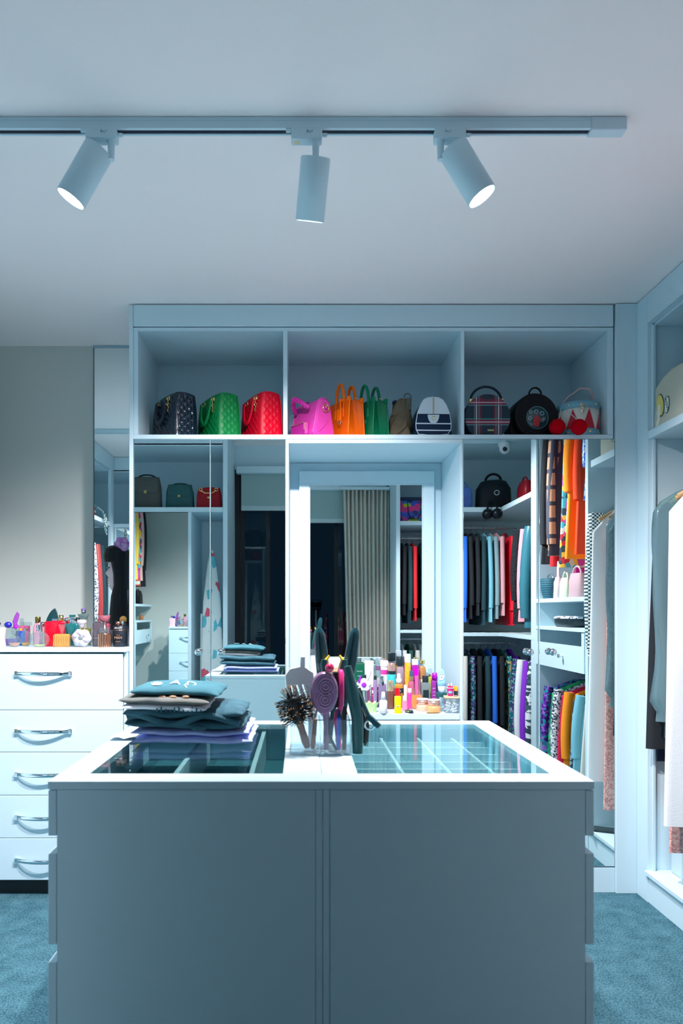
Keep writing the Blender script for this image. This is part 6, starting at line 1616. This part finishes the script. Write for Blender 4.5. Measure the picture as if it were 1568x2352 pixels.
up = [('dark_coat', 'dark coat nearest the terrace door on the upper corner rail', C_BLACK, 0), ('dark_coat', 'charcoal coat with jewelled cuffs on the upper corner rail', C_DARK, 0), ('red_coat', 'scarlet coat beside the jewelled one', C_RED, 0), ('dark_puffer', 'dark quilted puffer jacket on the upper corner rail', C_DKP, .09), ('print_jacket', 'black and white print jacket on the upper corner rail', C_BW, 0),
      ('magenta_coat', 'bright magenta coat on the upper corner rail', C_MAG, 0), ('blue_coat', 'royal blue coat with silver eyelets on the upper corner rail', C_BLUE, 0), ('black_coat2', 'black wool coat right of the blue coat', C_BLACK, 0), ('black_blazer', 'black studded blazer on the upper corner rail', C_BLACK, 0), ('dark_jacket', 'dark blue-green jacket on the upper corner rail', C_DARK, 0),
      ('denim_shirt', 'sky blue denim shirt on the upper corner rail', C_SKY, 0), ('grey_shirt', 'grey-blue striped shirt on the upper corner rail', C_GREYB, 0), ('pink_coat', 'dusty pink coat on the upper corner rail', C_PINK, 0), ('red_puffer', 'glossy red puffer jacket on the upper corner rail', C_REDP, .085), ('cream_coat', 'cream coat with dark scrolls on the upper corner rail', C_CREAM, 0)]
x = OX1+.085
for i, (n_, l_, m_, pf_) in enumerate(up):
    n_ = n_.rstrip('2')
    garment(n_, l_, 'coat', (x, .74, 1.965), pi/2, .66+.025*((i*7) % 4), .44, .029 if not pf_ else .044, m_, GC, seed=80+i, puff=pf_, slv=.78, hgroup='hangers on the upper corner rail', hlabel='hanger on the upper corner rail', hmat=(BLK, STEEL, C_NAVY, WOODH)[i % 4])
    x += .049+(.026 if (pf_ or up[min(i+1, len(up)-1)][3]) else 0)
lows = [('white_blouse', 'white blouse under the corner shelf', C_WHITE), ('green_jacket', 'dark green jacket under the corner shelf', fab('dk_green', (.02,.12,.09))), ('beige_top', 'beige top under the corner shelf', C_CREAM), ('white_shirt', 'plain white shirt under the corner shelf', C_WHITE), ('dotted_blouse', 'white dotted blouse under the corner shelf', C_DOT), ('white_jacket', 'white jacket under the corner shelf', C_WHITE), ('cream_blouse', 'cream blouse under the corner shelf', C_CREAM),
        ('starry_top', 'dark top with sparkles under the corner shelf', C_SEQ), ('black_dress', 'black dress under the corner shelf', C_BLACK), ('charcoal_dress', 'dark blue-green dress under the corner shelf', C_DARK), ('cobalt_jacket', 'cobalt blue jacket under the corner shelf', C_BLUE), ('black_jacket', 'plain black jacket under the corner shelf', C_BLACK), ('gold_sequin_jacket', 'gold and teal sequinned jacket under the corner shelf', cells('gold_teal', ((.50,.40,.15), (.02,.20,.22), (.05,.45,.50), (.02,.05,.06)), 60, .3)), ('violet_trim_jacket', 'white jacket with violet lining under the corner shelf', C_PURPLE)]
x = OX1+.085
for i, (n_, l_, m_) in enumerate(lows):
    garment(n_, l_, 'garment', (x, .74, 1.035), pi/2, .70+.03*(i % 3), .44, .032, m_, GC2, seed=120+i, slv=.7, hgroup='hangers on the lower corner rail', hlabel='hanger on the lower corner rail', hmat=(STEEL, BLK, C_NAVY)[i % 3])
    x += .058
# garments on the return (right wall, corner section)
rail('rail of the corner return', (1.80, YBF+.05, 1.965), (1.80, 1.69, 1.965)); rail('lower rail of the corner return', (1.80, YBF+.05, 1.035), (1.80, 1.69, 1.035))
ru('fur_coat', 'black fur-collared coat on the corner return', 'coat', 1.30, .72, .46, .09, C_FUR, 150, z=1.965, grp='coats on the corner return', hg='hangers on the corner return', slv=.7)
ru('pink_long_coat', 'pink coat on the corner return', 'coat', 1.42, .70, .46, .06, fab('pink2', (.85,.35,.42)), 151, z=1.965, grp='coats on the corner return', hg='hangers on the corner return', slv=.8)
ru('teal_puffer', 'teal blue puffer coat on the corner return', 'coat', 1.56, .74, .46, .11, C_TEALP, 152, z=1.965, grp='coats on the corner return', hg='hangers on the corner return', puff=.11, slv=.85)
for i, (l_, m_) in enumerate((('teal sequinned blazer on the lower return rail', C_SEQ), ('white printed dress on the lower return rail', C_WHITE), ('violet dress on the lower return rail', C_PURPLE), ('white and black leaf print dress on the lower return rail', C_BW))):
    ru('dress', l_, 'dress', 1.25+.12*i, .80, .46, .07, m_, 160+i, z=1.035, grp='garments on the lower return rail', hg='hangers on the lower return rail', slv=.7)
# bags above
zb = 2.0908
def bag2(label, x, y, w, h, m, **k): return mini(label, x, y, zb, w, h, m, **k)
pt = thing('patchwork_bag', 'multicoloured patchwork tote with navy straps', 'handbag', (1.02, .86, zb), pi)
obj('body', G().sbox([(0, .13, .06), (.01, .135, .065), (.22, .13, .05), (.225, .12, .04)], 24, 7), cells('patchwork', ((.04,.10,.55), (.70,.04,.25), (.45,.65,.02), (.03,.22,.60), (.03,.04,.20), (.55,.05,.30)), 22, .6, stretch=(1,1,1.4)), pt)
obj('strap', G().tube([(-.06, -.068, .20), (-.055, -.070, .08), (-.03, -.070, .03), (.03, -.070, .03), (.055, -.070, .08), (.06, -.068, .20)], .009, 8, flat=.4), C_NAVY, pt)
obj('band', G().box(-.131, .131, -.068, .062, .200, .226, .004), C_NAVY, pt)
mini('cornflower blue quilted handbag on the corner shelf', 1.262, .90, zb, .165, .17, leather('cornflower', (.10,.20,.62), .35), arch=.05, rz=pi, e=6)
bk = thing('black_backpack', 'large black leather backpack with two dangling balls', 'handbag', (1.522, .86, zb), pi+.3)
obj('body', G().sbox([(0, .13, .09), (.02, .14, .10), (.16, .135, .095), (.22, .10, .06), (.235, .06, .03)], 28, 3), leather('black_soft', (.005,.012,.018), .3), bk)
obj('handle', G().torus((0, 0, .225), .06, .010, 'Y', 16, 8, 0, pi), BKL, bk)
obj('buckle', G().torus((-.03, -.102, .12), .018, .004, 'Y', 16, 6), STEEL, bk)
for sx in (-1, 1): obj('dangling_ball', G().sphere((.035*sx, -.225, -.060), .042).tube([(.035*sx, -.225, -.02), (.03*sx, -.20, .03), (.03*sx, -.10, .05)], .008, 6), leather('black_gloss', (.004,.008,.012), .15), bk)
mini('dark red leather handbag on the corner return shelf', 1.66, 1.20, zb, .20, .16, leather('oxblood', (.30,.01,.02), .25), arch=.04, rz=pi/2)
mini('gold sequinned pouch on the shelf above the garment bag', 1.60, 2.90, zb, .0001+.08, .0001+.05, M('gold_weave', (.62,.52,.28), .4, .5), arch=.01, rz=pi/2, d=.03) if False else None
scam = thing('security_camera', 'white dome security camera under the corner wardrobe top', 'camera', (1.55, 1.06, 2.58))
obj('base', G().lathe([(.001,-.001),(.045,-.001),(.045,-.030),(.040,-.040),(.001,-.040)], 24), M('camera_white', (.75,.82,.85), .4), scam)
obj('eyeball', G().sphere((0, .012, -.055), .040), MATS['camera_white'], scam); obj('lens', G().sphere((-.008, .046, -.064), .018, .010, .018), PBLK, scam)

# ------------------------------------------------------------------ back-left wardrobe with a mirror door, left of the terrace door
XB0 = -1.70
bl_ = unit('back_wardrobe', 'white wardrobe left of the terrace door with bags above a mirror door', OX0, YB, [
    ('side_panel', (OX0-.035, OX0, YB+.001, YBF, 0, H-.004)), ('hat_shelf', (XL+.012, OX0-.036, YB+.002, YBF, 2.054, 2.090)), ('top_panel', (XL+.012, OX0-.036, YB+.002, YBF, 2.56, 2.58)),
    ('lintel', (XL+.012, OX0-.036, YBF-.028, YBF, 2.568, H-.004)), ('divider', (-.862, -.838, YB+.002, YBF, 0, 2.053)), ('bottom_board', (-.837, OX0-.036, YB+.002, YBF, .05, .07)), ('end_panel', (XB0, XB0+.02, YB+.002, YBF, 0, 2.053))])
obj('mirror_door', G().box(XB0+.021-OX0, -.863-OX0, YBF-.022-YB, YBF-.006-YB, .08, 2.050), INNER, bl_)
obj('mirror', G().box(XB0+.022-OX0, -.864-OX0, YBF-.0058-YB, YBF-.001-YB, .081, 2.049), MIRROR, bl_)
mini('grey-brown round handbag with a cut-out grip on the back wardrobe shelf', -1.205, .90, zb, .24, .25, leather('taupe', (.075,.085,.08), .6), hm=leather('black', (.006,.010,.015), .45), arch=.03, rz=pi, e=2.4)
mini('dark teal pleated handbag on the back wardrobe shelf', -.945, .90, zb, .22, .19, bands('teal_pleats', (.012,.10,.11), xs=((.006,.002,(.005,.05,.06),1),), per={'X': .016}), arch=.02, rz=pi, e=5)
rq = mini('dark red quilted handbag with gold chain on the back wardrobe shelf', -.715, .90, zb, .20, .165, leather('dark_scarlet', (.36,.005,.015), .35), arch=.01, rz=pi, e=7)
obj('chain', G().tube([(-.06, -.055, .14), (-.03, -.06, .118), (.03, -.06, .118), (.06, -.055, .14)], .004, 6).torus((-.06, -.052, .145), .012, .003, 'Y', 14, 6).torus((.06, -.052, .145), .012, .003, 'Y', 14, 6), GOLD, rq)
# ironing board in its printed cover, standing in the niche
ibd = thing('ironing_board', 'ironing board in a white printed cover standing in the niche', 'ironing board', (-.70, .86, .072), pi)
g = G().sbox([(.02, .075, .02), (.30, .085, .022), (.9, .085, .022), (1.3, .07, .02), (1.6, .035, .018), (1.70, .012, .01)], 24, 3)
obj('cover', g, cells('sheet_print', ((.62,.72,.72), (.62,.72,.72), (.60,.70,.70), (.62,.72,.72), (.10,.45,.55), (.62,.72,.72), (.60,.70,.70), (.60,.10,.15), (.62,.72,.72), (.62,.72,.72), (.62,.72,.72)), 24, .9, stretch=(1,1,.6)), ibd)
obj('leg', G().tube([(.09, .03, 0), (.085, .03, 1.2)], .012, 8).tube([(-.09, .03, 0), (-.08, .03, 1.0)], .012, 8), M('grey_tube', (.45,.6,.62), .4), ibd)

# ------------------------------------------------------------------ left wall wardrobe (y 1.03 .. 2.78)
lw = unit('left_wardrobe', 'white open wardrobe on the wall opposite the coats', XB0, 1.03, [
    ('stile', (XB0-.028, XB0, 1.03, 1.11, 0, H-.004)), ('lintel', (XB0-.028, XB0, 1.111, 2.779, 2.568, H-.004)), ('top_panel', (XL+.012, XB0-.03, 1.111, 2.779, 2.55, 2.57)),
    ('hat_shelf', (XL+.012, XB0-.004, 1.111, 2.779, 2.054, 2.090)), ('bottom_board', (XL+.012, XB0+.01, 1.111, 2.779, .12, .14)), ('plinth', (XB0-.02, XB0-.004, 1.111, 2.779, 0, .119)), ('back_panel', (XL+.001, XL+.011, 1.03, 2.779, 0, 2.66), INNER)])
rail('rail of the wardrobe opposite the coats', (-1.98, 1.112, 1.965), (-1.98, 2.778, 1.965))
GLW = 'coats in the wardrobe opposite'
for i, (n_, l_, m_, pf_, yy) in enumerate((('quilted_coat', 'brick red quilted coat opposite the long coats', M('brick_quilt', (.42,.05,.05), .4), .10, 1.30), ('tweed_coat', 'pale tweed coat beside the brick red quilted one', C_TWEED, 0, 1.42), ('blue_coat', 'bright blue coat beside the pale tweed one', fab('azure', (.05,.35,.65)), 0, 1.54), ('dark_coat', 'dark coat nearest the back wardrobe on the opposite rail', C_DARK, 0, 1.19), ('navy_coat', 'navy coat on the opposite rail', C_NAVY, 0, 1.70), ('grey_coat', 'grey-blue coat on the opposite rail', C_GREYB, 0, 1.85))):
    garment(n_, l_, 'coat', (-1.98, yy, 1.965), 0, .95, .42, .06, m_, GLW, seed=170+i, puff=pf_, slv=.7, hgroup='hangers opposite the coats', hlabel='hanger in the wardrobe opposite the coats')
rhat = thing('red_clutch', 'red and white striped clutch with bead strings on the opposite shelf', 'handbag', (-1.84, 1.36, zb), pi/2)
obj('body', G().sbox([(0, .11, .05), (.07, .12, .055), (.14, .10, .04), (.15, .06, .02)], 24, 4), bands('red_stripe', (.45,.03,.04), zs=((.02,.010,(.72,.72,.70),1),), per={'Z': .05}), rhat)
g = G()
for s in range(3): g.tube([(-.03+.03*s, -.06, .12), (-.03+.03*s, -.14, .06), (-.03+.03*s, -.160, .0), (-.03+.03*s, -.160, -.14+.02*s)], .006, 6)
obj('bead_strings', g, cells('beads', ((.02,.20,.22), (.55,.65,.62), (.02,.06,.08)), 120, .2), rhat)
# shelf wardrobe on the left wall: garments and a small black bag
for i, (n_, l_, m_, yy) in enumerate((('yellow_dress', 'yellow dress in the shelf wardrobe beside the chest', fab('yellow', (.85,.62,.10)), 2.90), ('sequin_dress', 'multicoloured sequin dress in the shelf wardrobe beside the chest', C_MULTI, 3.02), ('blush_dress', 'blush dress in the shelf wardrobe beside the chest', fab('blush', (.85,.55,.48)), 3.13), ('black_jacket', 'black jacket in the shelf wardrobe beside the chest', C_BLACK, 3.26))):
    garment(n_, l_, 'garment', (-1.96, yy, 2.50), 0, .83+.06*(i % 2), .46, .07, m_, 'garments beside the chest', seed=190+i, slv=.75, hgroup='hangers beside the chest', hlabel='hanger in the shelf wardrobe beside the chest')
dg = mini('small black handbag with gold letters on the shelf beside the chest', -1.80, 3.33, zs1, .19, .15, leather('black', (.006,.010,.015), .45), arch=.02, rz=-pi/2, e=5)
o = text('DG', .09, GOLD, dg, (0, -.05, .07), ext=.002)
vf_ = bottle('pink_tumbler', 'pink tumbler on the middle shelf beside the chest', -1.78, 2.98, 1.1958, .05, .10, d=.05, shape='cyl', body=mat('tumbler_pink', (.88,.40,.55)), cap=(.056, .03, mat('tumbler_lid', (.90,.45,.60)), 'cyl'), cat='tumbler')
bottle('amber_decanter', 'tiny amber decanter on the middle shelf beside the chest', -1.78, 3.42, 1.1958, .045, .05, d=.045, shape='round', body=tinted('amb', (.6,.2,.03), .6), cap=(.012, .03, GOLD, 'taper'), cat='bottle')
# ------------------------------------------------------------------ curtain beside the terrace door
ct = thing('curtain', 'pale grey-beige floor-length curtain gathered at the terrace door', 'curtain', (.62, YB+.135, .02))
def cf(u, v):
    s = v; x = -.20+.21*(1-s)*0 + (.42*u)*(1-.10*s) + .07*s*(1-u) ; x = (-.215+.43*u) + (.055*(1-v)*(1-u))*1.0
    return (x, .026*sin(u*2*pi*11+.6*sin(3*v))+.012*sin(u*31), 2.42*v)
g = G().grid(cf, 200, 14); o_ = obj('cloth', g, M('curtain_linen', (.60,.60,.54), .9, bump=.2, bscale=400), ct)
md = o_.modifiers.new('thick', 'SOLIDIFY'); md.thickness = .003
obj('heading_rail', G().box(-.24, .22, -.03, .03, 2.42, 2.445, .003), WHITE, ct)
# clothes rack and a silver trumpet-shaped vase out on the dark terrace, behind the camera
rk = thing('clothes_rack', 'steel clothes rack standing on the dark terrace', 'rack', (.42, -.72, -.02))
obj('frame', G().tube([(-.30, 0, .02), (-.30, 0, 1.35), (.30, 0, 1.35), (.30, 0, .02)], .012, 8), STEEL, rk); obj('foot', G().tube([(-.30, -.2, .015), (-.30, .2, .015)], .012, 8), STEEL, rk); obj('foot', G().tube([(.30, -.2, .015), (.30, .2, .015)], .012, 8), STEEL, rk)
for i, (l_, m_, xx) in enumerate((('floral dress on the terrace rack', C_FLOR, .29), ('plum dress on the terrace rack', fab('plumd', (.20,.01,.05)), .42), ('wine blouse on the terrace rack', fab('wine', (.35,.02,.06)), .50))):
    garment('dress', l_, 'dress', (xx, -.72, 1.33), pi/2, 1.0, .40, .06, m_, 'dresses on the terrace rack', seed=210+i, sleeves=False, hgroup='hangers on the terrace rack', hlabel='hanger on the terrace rack')
fv = thing('floor_vase', 'tall silver flared vase with red leaves on the terrace', 'vase', (.185, -1.02, -.0195))
obj('vase', G().lathe([(.001,0),(.07,0),(.05,.1),(.03,.7),(.035,1.1),(.06,1.38),(.085,1.45),(.08,1.45),(.03,1.2),(.001,1.1)], 28), M('silver_vase', (.6,.66,.66), .2, 1), fv)
obj('leaf', G().sbox([(.55, .012, .004, -.03, -.1), (.9, .05, .01, -.02, -.1), (1.2, .035, .01, -.06, -.1), (1.34, .006, .003, -.08, -.1)], 14, 2), M('red_leaf', (.45,.03,.01), .4), fv)
